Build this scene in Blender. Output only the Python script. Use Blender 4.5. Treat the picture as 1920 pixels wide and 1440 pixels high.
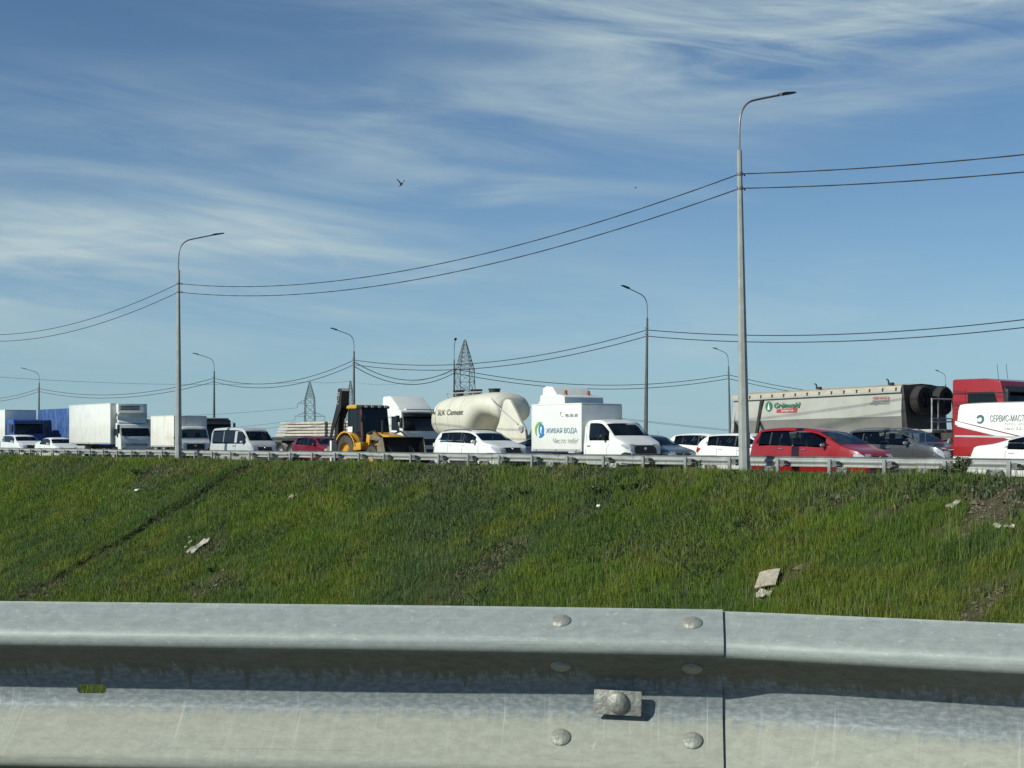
import bpy, bmesh, math, random
import numpy as np
from mathutils import Vector, Matrix, Euler

random.seed(7)
RNG = np.random.default_rng(11)
scene = bpy.context.scene
for o in list(bpy.data.objects):
    bpy.data.objects.remove(o, do_unlink=True)
COL = scene.collection

# ---------------------------------------------------------------- camera
F_PX = 2664.0            # focal length in photo pixels (1920 wide)
HOR = 827.0              # horizon row
CAM_Z = 1.2
cam_d = bpy.data.cameras.new('camera')
cam_d.sensor_width = 36.0
cam_d.lens = F_PX / 1920.0 * 36.0
cam_d.shift_y = (HOR - 720.0) / 1920.0
cam_d.clip_start = 0.05
cam_d.clip_end = 20000
cam = bpy.data.objects.new('camera', cam_d)
cam.location = (0, 0, CAM_Z)
cam.rotation_euler = (math.radians(90), 0, 0)
COL.objects.link(cam)
scene.camera = cam

# ---------------------------------------------------------------- light
SUN_DIR = Vector((-1.24, -0.83, 1.0)).normalized()      # towards the sun
SUN_EL = math.asin(SUN_DIR.z)
SUN_AZ = math.atan2(SUN_DIR.x, SUN_DIR.y) % (2 * math.pi)
sun_d = bpy.data.lights.new('sun', 'SUN')
sun_d.energy = 4.8
sun_d.angle = math.radians(0.53)
sun_d.color = (1.0, 0.99, 0.88)
sun = bpy.data.objects.new('sun', sun_d)
sun.rotation_euler = SUN_DIR.to_track_quat('Z', 'Y').to_euler()
sun.location = (-40, -30, 60)
COL.objects.link(sun)

world = bpy.data.worlds.new('World')
scene.world = world
world.use_nodes = True
wn, wl = world.node_tree.nodes, world.node_tree.links
wn.clear()

def wmath(op, a, b=None, c=None):
    n = wn.new('ShaderNodeMath'); n.operation = op
    for i, v in enumerate((a, b, c)):
        if v is None: continue
        if isinstance(v, (int, float)): n.inputs[i].default_value = v
        else: wl.new(v, n.inputs[i])
    return n.outputs[0]

w_out = wn.new('ShaderNodeOutputWorld')
w_bg = wn.new('ShaderNodeBackground')
w_bg.inputs['Strength'].default_value = 0.085
sky = wn.new('ShaderNodeTexSky')
sky.sky_type = 'NISHITA'
sky.sun_disc = False
sky.sun_elevation = SUN_EL
sky.sun_rotation = SUN_AZ
sky.altitude = 200
sky.air_density = 0.8
sky.dust_density = 0.2
sky.ozone_density = 3.0
tc = wn.new('ShaderNodeTexCoord')
sep = wn.new('ShaderNodeSeparateXYZ')
wl.new(tc.outputs['Generated'], sep.inputs[0])
az = wmath('ARCTAN2', sep.outputs[0], sep.outputs[1])
el = wmath('ARCSINE', sep.outputs[2])

def wnoise(sx, sy, ox, oy, scale, detail, rough, dist=0.0, rot=0.0):
    # streaky noise in azimuth / elevation, slightly rotated
    ca, sa = math.cos(rot), math.sin(rot)
    a2 = wmath('ADD', wmath('MULTIPLY', az, ca), wmath('MULTIPLY', el, sa))
    e2 = wmath('SUBTRACT', wmath('MULTIPLY', el, ca), wmath('MULTIPLY', az, sa))
    cmb = wn.new('ShaderNodeCombineXYZ')
    wl.new(wmath('MULTIPLY_ADD', a2, sx, ox), cmb.inputs[0])
    wl.new(wmath('MULTIPLY_ADD', e2, sy, oy), cmb.inputs[1])
    n = wn.new('ShaderNodeTexNoise')
    n.inputs['Scale'].default_value = scale
    n.inputs['Detail'].default_value = detail
    n.inputs['Roughness'].default_value = rough
    n.inputs['Distortion'].default_value = dist
    wl.new(cmb.outputs[0], n.inputs['Vector'])
    return n.outputs['Fac']

def wblob(px, py, rx, ry, amp, tilt=0.0):
    # a soft patch of cirrus centred on a sky direction
    a0 = math.atan((px - 960) / F_PX); e0 = math.atan((HOR - py) / F_PX)
    da = wmath('SUBTRACT', az, a0)
    de = wmath('SUBTRACT', wmath('SUBTRACT', el, e0), wmath('MULTIPLY', da, tilt))
    q = wmath('ADD', wmath('POWER', wmath('MULTIPLY', da, F_PX / rx), 2.0),
              wmath('POWER', wmath('ABSOLUTE', wmath('MULTIPLY', de, F_PX / ry)), 2.0))
    return wmath('MULTIPLY', wmath('EXPONENT', wmath('MULTIPLY', q, -1.0)), amp)

def wramp(v, lo, hi):
    m = wn.new('ShaderNodeMapRange'); m.interpolation_type = 'SMOOTHSTEP'
    wl.new(v, m.inputs['Value'])
    m.inputs['From Min'].default_value = lo; m.inputs['From Max'].default_value = hi
    return m.outputs[0]

streak = wnoise(4.0, 24.0, 3.1, 1.7, 1.0, 7, 0.54, 1.0, -0.06)
fine = wnoise(9.0, 60.0, 9.1, 4.7, 1.0, 7, 0.58, 1.6, -0.14)
broad = wnoise(2.2, 9.0, 0.4, 6.2, 1.0, 4, 0.5, 0.3, -0.05)
base_cov = wmath('MULTIPLY', wramp(broad, 0.42, 0.70), wramp(streak, 0.38, 0.72))
blobs = None
for b in ((90, 495, 430, 75, 1.2, -0.02), (560, 445, 240, 48, 0.9, -0.24), (300, 440, 330, 26, .40, -.18),
          (560, 262, 330, 32, 0.42, -0.05), (180, 270, 260, 38, .30, -.10), (900, 350, 160, 26, 0.28, -0.12),
          (1750, 60, 520, 85, 0.95, 0.10), (1150, 15, 480, 55, 0.75, -0.02),
          (1500, 110, 420, 60, 0.45, -0.1), (1300, 60, 300, 120, .4, .12), (300, 190, 700, 70, .16, -.03), (1000, 200, 900, 50, .12, -.04), (480, 592, 280, 24, 0.45, -0.02),
          (60, 340, 200, 30, 0.40, -0.08), (40, 570, 160, 26, .35, 0), (1450, 590, 700, 110, 0.22, 0.0), (800, 640, 900, 60, .22, 0)):
    v = wblob(*b)
    blobs = v if blobs is None else wmath('ADD', blobs, v)
tex = wmath('ADD', wmath('MULTIPLY', wramp(streak, 0.26, 0.78), 0.82), wmath('MULTIPLY', wramp(fine, 0.28, 0.80), 0.30))
cov = wmath('ADD', wmath('MULTIPLY', blobs, tex), wmath('MULTIPLY', base_cov, 0.36))
cov = wmath('MINIMUM', wmath('MULTIPLY', cov, 0.98), 0.9)
# faint veil near the horizon is the sky's own haze
tint = wn.new('ShaderNodeMix'); tint.data_type = 'RGBA'; tint.blend_type = 'MULTIPLY'
tint.inputs['Factor'].default_value = 1.0
wl.new(sky.outputs[0], tint.inputs['A'])
tint.inputs['B'].default_value = (0.72, 0.92, 1.02, 1)
mixc = wn.new('ShaderNodeMix'); mixc.data_type = 'RGBA'
wl.new(cov, mixc.inputs['Factor'])
veil = wn.new('ShaderNodeMix'); veil.data_type = 'RGBA'
wl.new(wmath('MULTIPLY', wmath('EXPONENT', wmath('MULTIPLY', wmath('ABSOLUTE', el), -9.0)), 0.88), veil.inputs['Factor'])
wl.new(tint.outputs['Result'], veil.inputs['A'])
veil.inputs['B'].default_value = (3.7, 5.7, 6.7, 1)
wl.new(veil.outputs['Result'], mixc.inputs['A'])
mixc.inputs['B'].default_value = (5.6, 7.0, 7.3, 1)
wl.new(mixc.outputs['Result'], w_bg.inputs['Color'])
wl.new(w_bg.outputs[0], w_out.inputs[0])

vs = scene.view_settings
vs.view_transform = 'Standard'
vs.look = 'None'
vs.exposure = 0.0
vs.gamma = 1.0
scene.render.engine = 'CYCLES'
scene.render.resolution_x, scene.render.resolution_y = 1024, 768

# ---------------------------------------------------------------- the road frame
TH = math.atan(2150.0 / F_PX)
ST, CT = math.sin(TH), math.cos(TH)
ET = Vector((ST, -CT, 0))       # direction of travel on the far road
EP = Vector((CT, ST, 0))        # away from the camera, across the road
ROADROT = math.atan2(-CT, ST)

def W(s, p, z=0.0):
    return Vector((ST * s + CT * p, -CT * s + ST * p, z))

def s_at(px, p):
    r = (px - 960) / F_PX
    return p * (ST * r - CT) / (ST + CT * r)

def scale_at(px, p):
    r = (px - 960) / F_PX
    return F_PX / (p / (ST + CT * r))

def z_at(px, py, p):
    return CAM_Z + (HOR - py) / scale_at(px, p)

SL_TOP, VERGE_Z, GRADE = 32.8, 0.12, 0.5
def slope_hit(px, py):
    """where a photo pixel meets the far embankment: (s, p)"""
    r = (px - 960) / F_PX; k = (py - HOR) / F_PX
    a = ST + CT * r
    Y = (CAM_Z - VERGE_Z + GRADE * SL_TOP) / (k + GRADE * a)
    p = a * Y
    if p > SL_TOP:
        Y = (CAM_Z - VERGE_Z) / k; p = a * Y
    return (ST * r * Y - CT * Y, p)

# ---------------------------------------------------------------- materials
MATS = {}
def nodes_of(name):
    m = bpy.data.materials.new(name); m.use_nodes = True
    nt = m.node_tree
    return m, nt.nodes, nt.links, nt.nodes['Principled BSDF']

def mat(name, col, rough=0.5, metal=0.0, coat=0.0, var=0.12, scale=6.0, dirt=0.0, dirtcol=(0.16, 0.13, 0.09), bump=0.0, spec=0.5):
    if name in MATS: return MATS[name]
    m, N, L, B = nodes_of(name)
    B.inputs['Roughness'].default_value = rough
    B.inputs['Metallic'].default_value = metal
    B.inputs['Coat Weight'].default_value = coat
    B.inputs['Coat Roughness'].default_value = 0.06
    B.inputs['Specular IOR Level'].default_value = spec
    t = N.new('ShaderNodeTexCoord')
    n = N.new('ShaderNodeTexNoise'); n.inputs['Scale'].default_value = scale; n.inputs['Detail'].default_value = 5
    L.new(t.outputs['Object'], n.inputs['Vector'])
    mr = N.new('ShaderNodeMapRange'); L.new(n.outputs['Fac'], mr.inputs['Value'])
    mr.inputs['From Min'].default_value = 0.3; mr.inputs['From Max'].default_value = 0.7
    mr.inputs['To Min'].default_value = 1 - var; mr.inputs['To Max'].default_value = 1 + var * 0.4
    mx = N.new('ShaderNodeMix'); mx.data_type = 'RGBA'; mx.blend_type = 'MULTIPLY'; mx.inputs['Factor'].default_value = 1
    mx.inputs['A'].default_value = (*col, 1)
    L.new(mr.outputs[0], mx.inputs['B'])
    out = mx.outputs['Result']
    if dirt > 0:
        n2 = N.new('ShaderNodeTexNoise'); n2.inputs['Scale'].default_value = 2.2; n2.inputs['Detail'].default_value = 8
        n2.inputs['Roughness'].default_value = 0.7
        mp = N.new('ShaderNodeMapping'); mp.inputs['Scale'].default_value = (1, 1, 0.45)
        L.new(t.outputs['Object'], mp.inputs['Vector']); L.new(mp.outputs[0], n2.inputs['Vector'])
        r2 = N.new('ShaderNodeMapRange'); L.new(n2.outputs['Fac'], r2.inputs['Value'])
        r2.inputs['From Min'].default_value = 0.48; r2.inputs['From Max'].default_value = 0.75
        r2.inputs['To Max'].default_value = dirt
        m2 = N.new('ShaderNodeMix'); m2.data_type = 'RGBA'
        L.new(r2.outputs[0], m2.inputs['Factor']); L.new(out, m2.inputs['A']); m2.inputs['B'].default_value = (*dirtcol, 1)
        out = m2.outputs['Result']
    L.new(out, B.inputs['Base Color'])
    if bump > 0:
        b = N.new('ShaderNodeBump'); b.inputs['Strength'].default_value = bump; b.inputs['Distance'].default_value = 0.02
        L.new(n.outputs['Fac'], b.inputs['Height']); L.new(b.outputs[0], B.inputs['Normal'])
    MATS[name] = m
    return m

def paint(name, col, dirt=0.12):
    return mat('paint_' + name, col, 0.32, 0.0, 0.6, 0.05, 2.0, dirt, (0.30, 0.27, 0.21))

WHITE = paint('white', (0.74, 0.76, 0.72))
WHITE2 = paint('white_box', (0.74, 0.75, 0.70), 0.22)
CREAM = mat('tank_cream', (0.62, 0.61, 0.51), 0.5, 0, 0.1, 0.10, 1.2, 0.35, (0.40, 0.34, 0.24))
RED = paint('red', (0.27, 0.010, 0.012), 0.03)
MAROON = paint('maroon', (0.15, 0.008, 0.022), 0.03)
MANRED = paint('truck_red', (0.30, 0.013, 0.015), 0.05)
GREY = mat('paint_grey', (0.085, 0.09, 0.10), 0.3, 0.45, 0.7, 0.05, 2.0, 0.08)
GREYGREEN = mat('paint_greygreen', (0.12, 0.15, 0.155), 0.3, 0.35, 0.7, 0.05, 2.0, 0.08)
SILVER = mat('paint_silver', (0.56, 0.57, 0.56), 0.32, 0.25, 0.6, 0.05, 2.0, 0.12, (0.25, 0.22, 0.18))
NAVY = paint('navy', (0.012, 0.02, 0.05), 0.03)
BLUE = paint('blue', (0.015, 0.06, 0.28), 0.05)
TARP = mat('tarp_blue', (0.016, 0.072, 0.25), 0.65, 0, 0, 0.15, 1.5, 0.75, (0.20, 0.23, 0.29), 0.4)
BLACK = mat('black_plastic', (0.018, 0.019, 0.021), 0.5, 0, 0, 0.2, 8, 0.15, (0.08, 0.07, 0.06))
DARK = mat('dark_steel', (0.03, 0.03, 0.033), 0.55, 0.2, 0, 0.25, 6, 0.35, (0.11, 0.095, 0.075))
CHASSIS = mat('chassis', (0.04, 0.037, 0.035), 0.7, 0.1, 0, 0.3, 5, 0.4, (0.13, 0.11, 0.085))
GLASS = mat('dark_glass', (0.006, 0.010, 0.014), 0.04, 0, 0, 0.1, 2.0, 0.0, spec=0.36)
def clear_glass():
    m, N, L, B = nodes_of('tinted_glass')
    N.remove(B)
    tr = N.new('ShaderNodeBsdfTransparent'); tr.inputs['Color'].default_value = (.42, .47, .48, 1)
    gl = N.new('ShaderNodeBsdfGlossy'); gl.inputs['Roughness'].default_value = .03; gl.inputs['Color'].default_value = (.9, .95, 1, 1)
    fr = N.new('ShaderNodeFresnel'); fr.inputs['IOR'].default_value = 1.5
    mx = N.new('ShaderNodeMixShader'); L.new(fr.outputs[0], mx.inputs[0]); L.new(tr.outputs[0], mx.inputs[1]); L.new(gl.outputs[0], mx.inputs[2])
    L.new(mx.outputs[0], N['Material Output'].inputs['Surface'])
    return m
CLEAR = clear_glass()
SEAT = mat('seat_fabric', (0.03, 0.031, 0.034), 0.85, 0, 0, 0.3, 9)
TYRE = mat('tyre', (0.022, 0.021, 0.02), 0.85, 0, 0, 0.3, 9, 0.5, (0.09, 0.08, 0.065))
RIM = mat('rim', (0.45, 0.46, 0.46), 0.35, 0.7, 0, 0.2, 12, 0.3, (0.15, 0.13, 0.1))
CHROME = mat('chrome', (0.65, 0.66, 0.67), 0.18, 0.9)
LAMP = mat('headlamp', (0.55, 0.58, 0.60), 0.12, 0.3, 0.5, 0.35, 30)
TAILRED = mat('tail_red', (0.30, 0.01, 0.012), 0.25, 0, 0.6)
ORANGE = mat('beacon_orange', (0.26, 0.085, 0.035), 0.35, 0, 0.4)
PLATE = mat('plate_white', (0.7, 0.7, 0.68), 0.5)
YELLOW = mat('machine_yellow', (0.60, 0.31, 0.03), 0.4, 0, 0.2, 0.12, 3, 0.25, (0.22, 0.15, 0.07))
MUD = mat('bucket_steel', (0.20, 0.165, 0.12), 0.7, 0.2, 0, 0.3, 4, 0.5, (0.30, 0.26, 0.19))
CONC = mat('concrete_slab', (0.50, 0.47, 0.40), 0.85, 0, 0, 0.2, 4, 0.3, (0.34, 0.30, 0.24), 0.3)
TIPPER = mat('tipper_paint', (0.40, 0.405, 0.365), 0.5, 0, 0.1, 0.12, 1.0, 0.40, (0.29, 0.265, 0.21))
TIPPER_TOP = mat('tipper_tarp', (0.42, 0.38, 0.29), 0.8, 0, 0, 0.2, 4, 0.35, (0.30, 0.25, 0.18), 0.4)
BOXGREY = mat('box_frame_grey', (0.42, 0.43, 0.42), 0.5, 0.2, 0, 0.1, 4, 0.2)
POLE_M = mat('pole_galvanised', (0.36, 0.38, 0.36), 0.6, 0.25, 0, 0.18, 3.0, 0.2, (0.22, 0.22, 0.19), 0.1)
ARM_M = mat('bracket_steel', (0.20, 0.21, 0.22), 0.5, 0.4, 0, 0.2, 6)
HEAD_M = mat('lamp_housing', (0.035, 0.037, 0.042), 0.5, 0.1)
HEADW_M = mat('lamp_housing_sunlit', (0.55, 0.57, 0.58), 0.4, 0.1)  # pale copy of the housing, with the sunlit top painted into its colour
CABLE_M = mat('cable_black', (0.022, 0.023, 0.025), 0.7)
HV_M = mat('aluminium_wire', (0.16, 0.17, 0.18), 0.6, 0.3)
LATTICE_M = mat('lattice_steel', (0.13, 0.145, 0.155), 0.6, 0.3)
RAIL_FAR = mat('rail_far', (0.40, 0.42, 0.41), 0.5, 0.35, 0, 0.25, 1.5, 0.35, (0.22, 0.21, 0.18), 0.05)
POST_M = mat('rail_post', (0.30, 0.32, 0.32), 0.55, 0.35, 0, 0.25, 4, 0.3)
BRACK_M = mat('rail_bracket', (0.16, 0.17, 0.17), 0.6, 0.3, 0, 0.25, 6, 0.3)
GREEN_T = mat('letter_green', (0.03, 0.17, 0.09), 0.5)
RED_T = mat('letter_red', (0.42, 0.045, 0.05), 0.5)
GREY_T = mat('letter_grey', (0.17, 0.19, 0.21), 0.5)
PALE_T = mat('letter_pale', (0.45, 0.47, 0.44), 0.5)
DARK_T = mat('letter_dark', (0.06, 0.055, 0.05), 0.5)
BLUE_T = mat('letter_blue', (0.03, 0.20, 0.45), 0.5)
STEEL_T = mat('letter_steelblue', (0.16, 0.26, 0.36), 0.5)
LIME_T = mat('letter_lime', (0.22, 0.42, 0.06), 0.5)
TEAL_T = mat('letter_teal', (0.05, 0.13, 0.14), 0.5)
WHITE_T = mat('letter_white', (0.75, 0.76, 0.74), 0.5)
LITTER_M = mat('litter_white', (0.44, 0.42, 0.35), 0.7, 0, 0, 0.35, 9, 0.4, (0.25, 0.21, 0.15), 0.5)
BIRD_M = mat('bird_dark', (0.02, 0.02, 0.024), 0.7)

# ---------------------------------------------------------------- mesh helpers
def link(o, parent=None):
    COL.objects.link(o)
    if parent is not None: o.parent = parent
    return o

def tag(o, label=None, cat=None, group=None, kind=None):
    if label: o['label'] = label
    if cat: o['category'] = cat
    if group: o['group'] = group
    if kind: o['kind'] = kind
    return o

def empty(name, loc=(0, 0, 0), rz=0.0, label=None, cat=None, group=None):
    o = bpy.data.objects.new(name, None)
    o.empty_display_size = 0.3
    o.location = loc; o.rotation_euler = (0, 0, rz)
    link(o)
    return tag(o, label, cat, group)

class MB:
    def __init__(self): self.v, self.f = [], []
    def add(self, vs, fs):
        b = len(self.v); self.v += [tuple(x) for x in vs]
        self.f += [tuple(b + i for i in f) for f in fs]; return self
    def box(self, x0, x1, y0, y1, z0, z1):
        vs = [(x, y, z) for x in (x0, x1) for y in (y0, y1) for z in (z0, z1)]
        return self.add(vs, [(0, 1, 3, 2), (4, 6, 7, 5), (0, 4, 5, 1), (2, 3, 7, 6), (0, 2, 6, 4), (1, 5, 7, 3)])
    def prism(self, poly, y0, y1, top=None):
        """side outline (x,z) extruded across y; top: optional second outline at y1"""
        n = len(poly); q = top or poly
        vs = [(x, y0, z) for x, z in poly] + [(x, y1, z) for x, z in q]
        fs = [tuple(range(n)), tuple(range(2 * n - 1, n - 1, -1))]
        fs += [(i, n + i, n + (i + 1) % n, (i + 1) % n) for i in range(n)]
        return self.add(vs, fs)
    def cyl(self, a, b, r0, r1=None, n=12, cap=True, phase=0.0):
        r1 = r0 if r1 is None else r1
        a, b = Vector(a), Vector(b); d = (b - a).normalized()
        u = d.orthogonal().normalized() if abs(d.z) < 0.99 else Vector((1, 0, 0)); w = d.cross(u)
        vs = []
        for c, r in ((a, r0), (b, r1)):
            for i in range(n):
                t = 2 * math.pi * i / n + phase
                vs.append(c + u * (r * math.cos(t)) + w * (r * math.sin(t)))
        fs = [(i, (i + 1) % n, n + (i + 1) % n, n + i) for i in range(n)]
        if cap: fs += [tuple(range(n - 1, -1, -1)), tuple(range(n, 2 * n))]
        return self.add(vs, fs)
    def tube(self, pts, r, n=6, rs=None):
        pts = [Vector(p) for p in pts]; m = len(pts)
        vs, fs = [], []
        up = None
        for i, p in enumerate(pts):
            d = (pts[min(i + 1, m - 1)] - pts[max(i - 1, 0)]).normalized()
            if up is None: up = d.orthogonal().normalized()
            up = (up - d * up.dot(d)).normalized(); w = d.cross(up)
            rr = rs[i] if rs else r
            for k in range(n):
                t = 2 * math.pi * k / n
                vs.append(p + up * (rr * math.cos(t)) + w * (rr * math.sin(t)))
        for i in range(m - 1):
            for k in range(n):
                fs.append((i * n + k, i * n + (k + 1) % n, (i + 1) * n + (k + 1) % n, (i + 1) * n + k))
        fs += [tuple(range(n - 1, -1, -1)), tuple((m - 1) * n + k for k in range(n))]
        return self.add(vs, fs)
    def lathe(self, prof, axis='y', n=24, c=(0, 0, 0)):
        """prof: list of (radius, offset along axis)"""
        vs, fs = [], []; m = len(prof)
        for i in range(n):
            t = 2 * math.pi * i / n; ca, sa = math.cos(t), math.sin(t)
            for r, h in prof:
                if axis == 'y': p = (r * ca, h, r * sa)
                elif axis == 'z': p = (r * ca, r * sa, h)
                else: p = (h, r * ca, r * sa)
                vs.append((p[0] + c[0], p[1] + c[1], p[2] + c[2]))
        for i in range(n):
            j = (i + 1) % n
            for k in range(m - 1):
                fs.append((i * m + k, i * m + k + 1, j * m + k + 1, j * m + k))
        return self.add(vs, fs)
    def grid(self, rows):
        """rows of points -> quads"""
        m = len(rows[0]); vs = [p for r in rows for p in r]
        fs = [(i * m + k, i * m + k + 1, (i + 1) * m + k + 1, (i + 1) * m + k) for i in range(len(rows) - 1) for k in range(m - 1)]
        return self.add(vs, fs)
    def mesh(self, name, bevel=0.0, seg=2, smooth=True, ang=35):
        me = bpy.data.meshes.new(name)
        me.from_pydata(self.v, [], self.f); me.update()
        bm = bmesh.new(); bm.from_mesh(me)
        bmesh.ops.remove_doubles(bm, verts=bm.verts, dist=1e-5)
        bmesh.ops.recalc_face_normals(bm, faces=bm.faces)
        if bevel > 0:
            es = [e for e in bm.edges if len(e.link_faces) == 2 and e.calc_face_angle(0) > math.radians(25)]
            bmesh.ops.bevel(bm, geom=es, offset=bevel, segments=seg, affect='EDGES', profile=0.6, clamp_overlap=True)
        bm.to_mesh(me); bm.free()
        if smooth:
            me.polygons.foreach_set('use_smooth', [True] * len(me.polygons))
            me.set_sharp_from_angle(angle=math.radians(ang))
        return me
    def build(self, name, material, parent=None, bevel=0.0, seg=2, smooth=True, ang=35):
        me = self.mesh(name, bevel, seg, smooth, ang)
        me.materials.append(material)
        return link(bpy.data.objects.new(name, me), parent)

def copy_tree(o, parent=None):
    c = o.copy(); COL.objects.link(c); c.parent = parent
    for ch in o.children: copy_tree(ch, c)
    return c

def chaikin(pts, it=2, closed=False):
    pts = [tuple(p) for p in pts]
    for _ in range(it):
        q = []; n = len(pts)
        if not closed: q.append(pts[0])
        for i in range(n if closed else n - 1):
            a, b = pts[i], pts[(i + 1) % n]
            q.append(tuple(.75 * x + .25 * y for x, y in zip(a, b)))
            q.append(tuple(.25 * x + .75 * y for x, y in zip(a, b)))
        if not closed: q.append(pts[-1])
        pts = q
    return pts

def text(body, size, material, parent, loc, name='lettering', shear=0.0, width=None, align='LEFT', rot=(math.pi / 2, 0, 0), ext=0.002, bold=0.0):
    cu = bpy.data.curves.new('t', 'FONT')
    cu.body = body; cu.size = size; cu.shear = shear; cu.extrude = ext; cu.align_x = align
    cu.offset = bold; cu.resolution_u = 3
    to = bpy.data.objects.new('t', cu); COL.objects.link(to)
    bpy.context.view_layer.update()
    me = bpy.data.meshes.new_from_object(to.evaluated_get(bpy.context.evaluated_depsgraph_get()))
    bpy.data.objects.remove(to, do_unlink=True); bpy.data.curves.remove(cu)
    if width and len(me.vertices):
        xs = [v.co.x for v in me.vertices]; k = width / max(1e-6, max(xs) - min(xs))
        for v in me.vertices: v.co.x *= k
    me.materials.clear(); me.materials.append(material)
    o = bpy.data.objects.new(name, me)
    o.location = loc; o.rotation_euler = rot
    return link(o, parent)

# ================================================================ the setting
def vnoise(x, y, seed=0):
    """smooth value noise, vectorised"""
    x = np.asarray(x, float); y = np.asarray(y, float)
    xi = np.floor(x).astype(np.int64); yi = np.floor(y).astype(np.int64)
    fx = x - xi; fy = y - yi
    fx = fx * fx * (3 - 2 * fx); fy = fy * fy * (3 - 2 * fy)
    def h(a, b):
        n = (a * 374761393 + b * 668265263 + seed * 144665) & 0xFFFFFFFF
        n = ((n ^ (n >> 13)) * 1274126177) & 0xFFFFFFFF
        return ((n ^ (n >> 16)) & 0xFFFF) / 65535.0
    return (h(xi, yi) * (1 - fx) + h(xi + 1, yi) * fx) * (1 - fy) + (h(xi, yi + 1) * (1 - fx) + h(xi + 1, yi + 1) * fx) * fy

def fbm(x, y, seed=0, o=4):
    v = 0; a = 0.5; t = 0
    for k in range(o):
        v = v + a * vnoise(x * 2 ** k, y * 2 ** k, seed + k * 17); t += a; a *= 0.5
    return v / t

# a straight furrow runs down the bank; eroded bare patches, taken from the photograph
S_FUR = slope_hit(230, 1017)[0]
BARE = []
for px, py, rs, rp, amt in ((1885, 945, 1.6, 1.1, 1.0), (1790, 985, 1.3, .8, .7), (1580, 935, 1.3, .8, .6), (1680, 950, 1.0, .8, .6),
                            (930, 1050, .9, 1.5, .9), (880, 1075, 1.0, .8, .7), (300, 890, 3.5, .7, .8), (270, 915, 2.2, .8, .6), (420, 1095, 1.6, 1.2, .8), (360, 1105, 1.5, .7, .6),
                            (820, 890, 4.0, .6, .6), (700, 895, 3.0, .6, .6), (560, 900, 3.2, .7, .5), (1100, 890, 2.2, .5, .6), (1830, 1120, .7, 1.2, .8), (1475, 1085, .6, .8, .7), (100, 880, 6, .7, .5),
                            (80, 1112, 1.4, .9, .6), (840, 1115, 1.2, .9, .6), (1110, 955, .9, .7, .6), (380, 1030, 2.0, .9, .6), (1250, 900, 1.8, .5, .5), (1420, 905, 1.2, .5, .4)):
    s_, p_ = slope_hit(px, py); BARE.append((s_, p_, rs, rp, amt))

def bare_mask(s, p):
    m = np.zeros_like(s)
    wob = (fbm(s * 1.3, p * .8, 5) - .5) * 1.6 + (fbm(s * 4.5, p * 4.5, 6) - .5) * .8
    for s0, p0, rs, rp, a in BARE:
        q = ((s - s0) / rs) ** 2 + ((p - p0) / rp) ** 2
        m = np.maximum(m, a * np.clip(1.12 - q * .85 + wob * 1.5, 0, 1))
    d = np.abs(s - S_FUR + 0.10 * np.sin(p * 2.1) - .14)
    m = np.maximum(m, np.clip(1.5 - d / 0.15, 0, 1) * (0.45 + 0.55 * (vnoise(p * .7, p * 0 + 3.3, 9) > .22)))
    return m

def ground_z(s, p):
    s = np.asarray(s, float); p = np.asarray(p, float)
    far = np.where(p < SL_TOP, VERGE_Z - GRADE * (SL_TOP - p), np.where(p < 34.9, VERGE_Z, np.where(p < 35.2, VERGE_Z - (p - 34.9) / .3 * .2, -0.08)))
    Y = ST * p - CT * s
    near = 0.10 - np.where(Y > 3.6, (Y - 3.6) * 0.5, 0.0)
    near = np.where(Y < 3.6, 0.10, near)
    z = np.maximum(np.maximum(far, near), -7.2)
    on = (p < 34.6) & (Y > 4)
    bump = (fbm(s * .35, p * .35, 1) - .5) * .35 + (fbm(s * 1.7, p * 1.7, 2) - .5) * .12
    fade = np.clip((34.0 - p) / 2.5, 0, 1) * np.clip((Y - 4) / 4, 0, 1)
    d = np.abs(s - S_FUR + 0.10 * np.sin(p * 2.1))
    q = S_FUR - 0.10 * np.sin(p * 2.1) - s
    groove = np.where(p < 32.3, np.where(q > 0, .26 * np.clip(q / .10, 0, 1) * np.exp(-np.clip(q, 0, None) / 5.0), -.10 * np.clip(1 + q / .5, 0, 1)), 0)
    return z + np.where(on, (bump + groove) * fade, 0)

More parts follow.
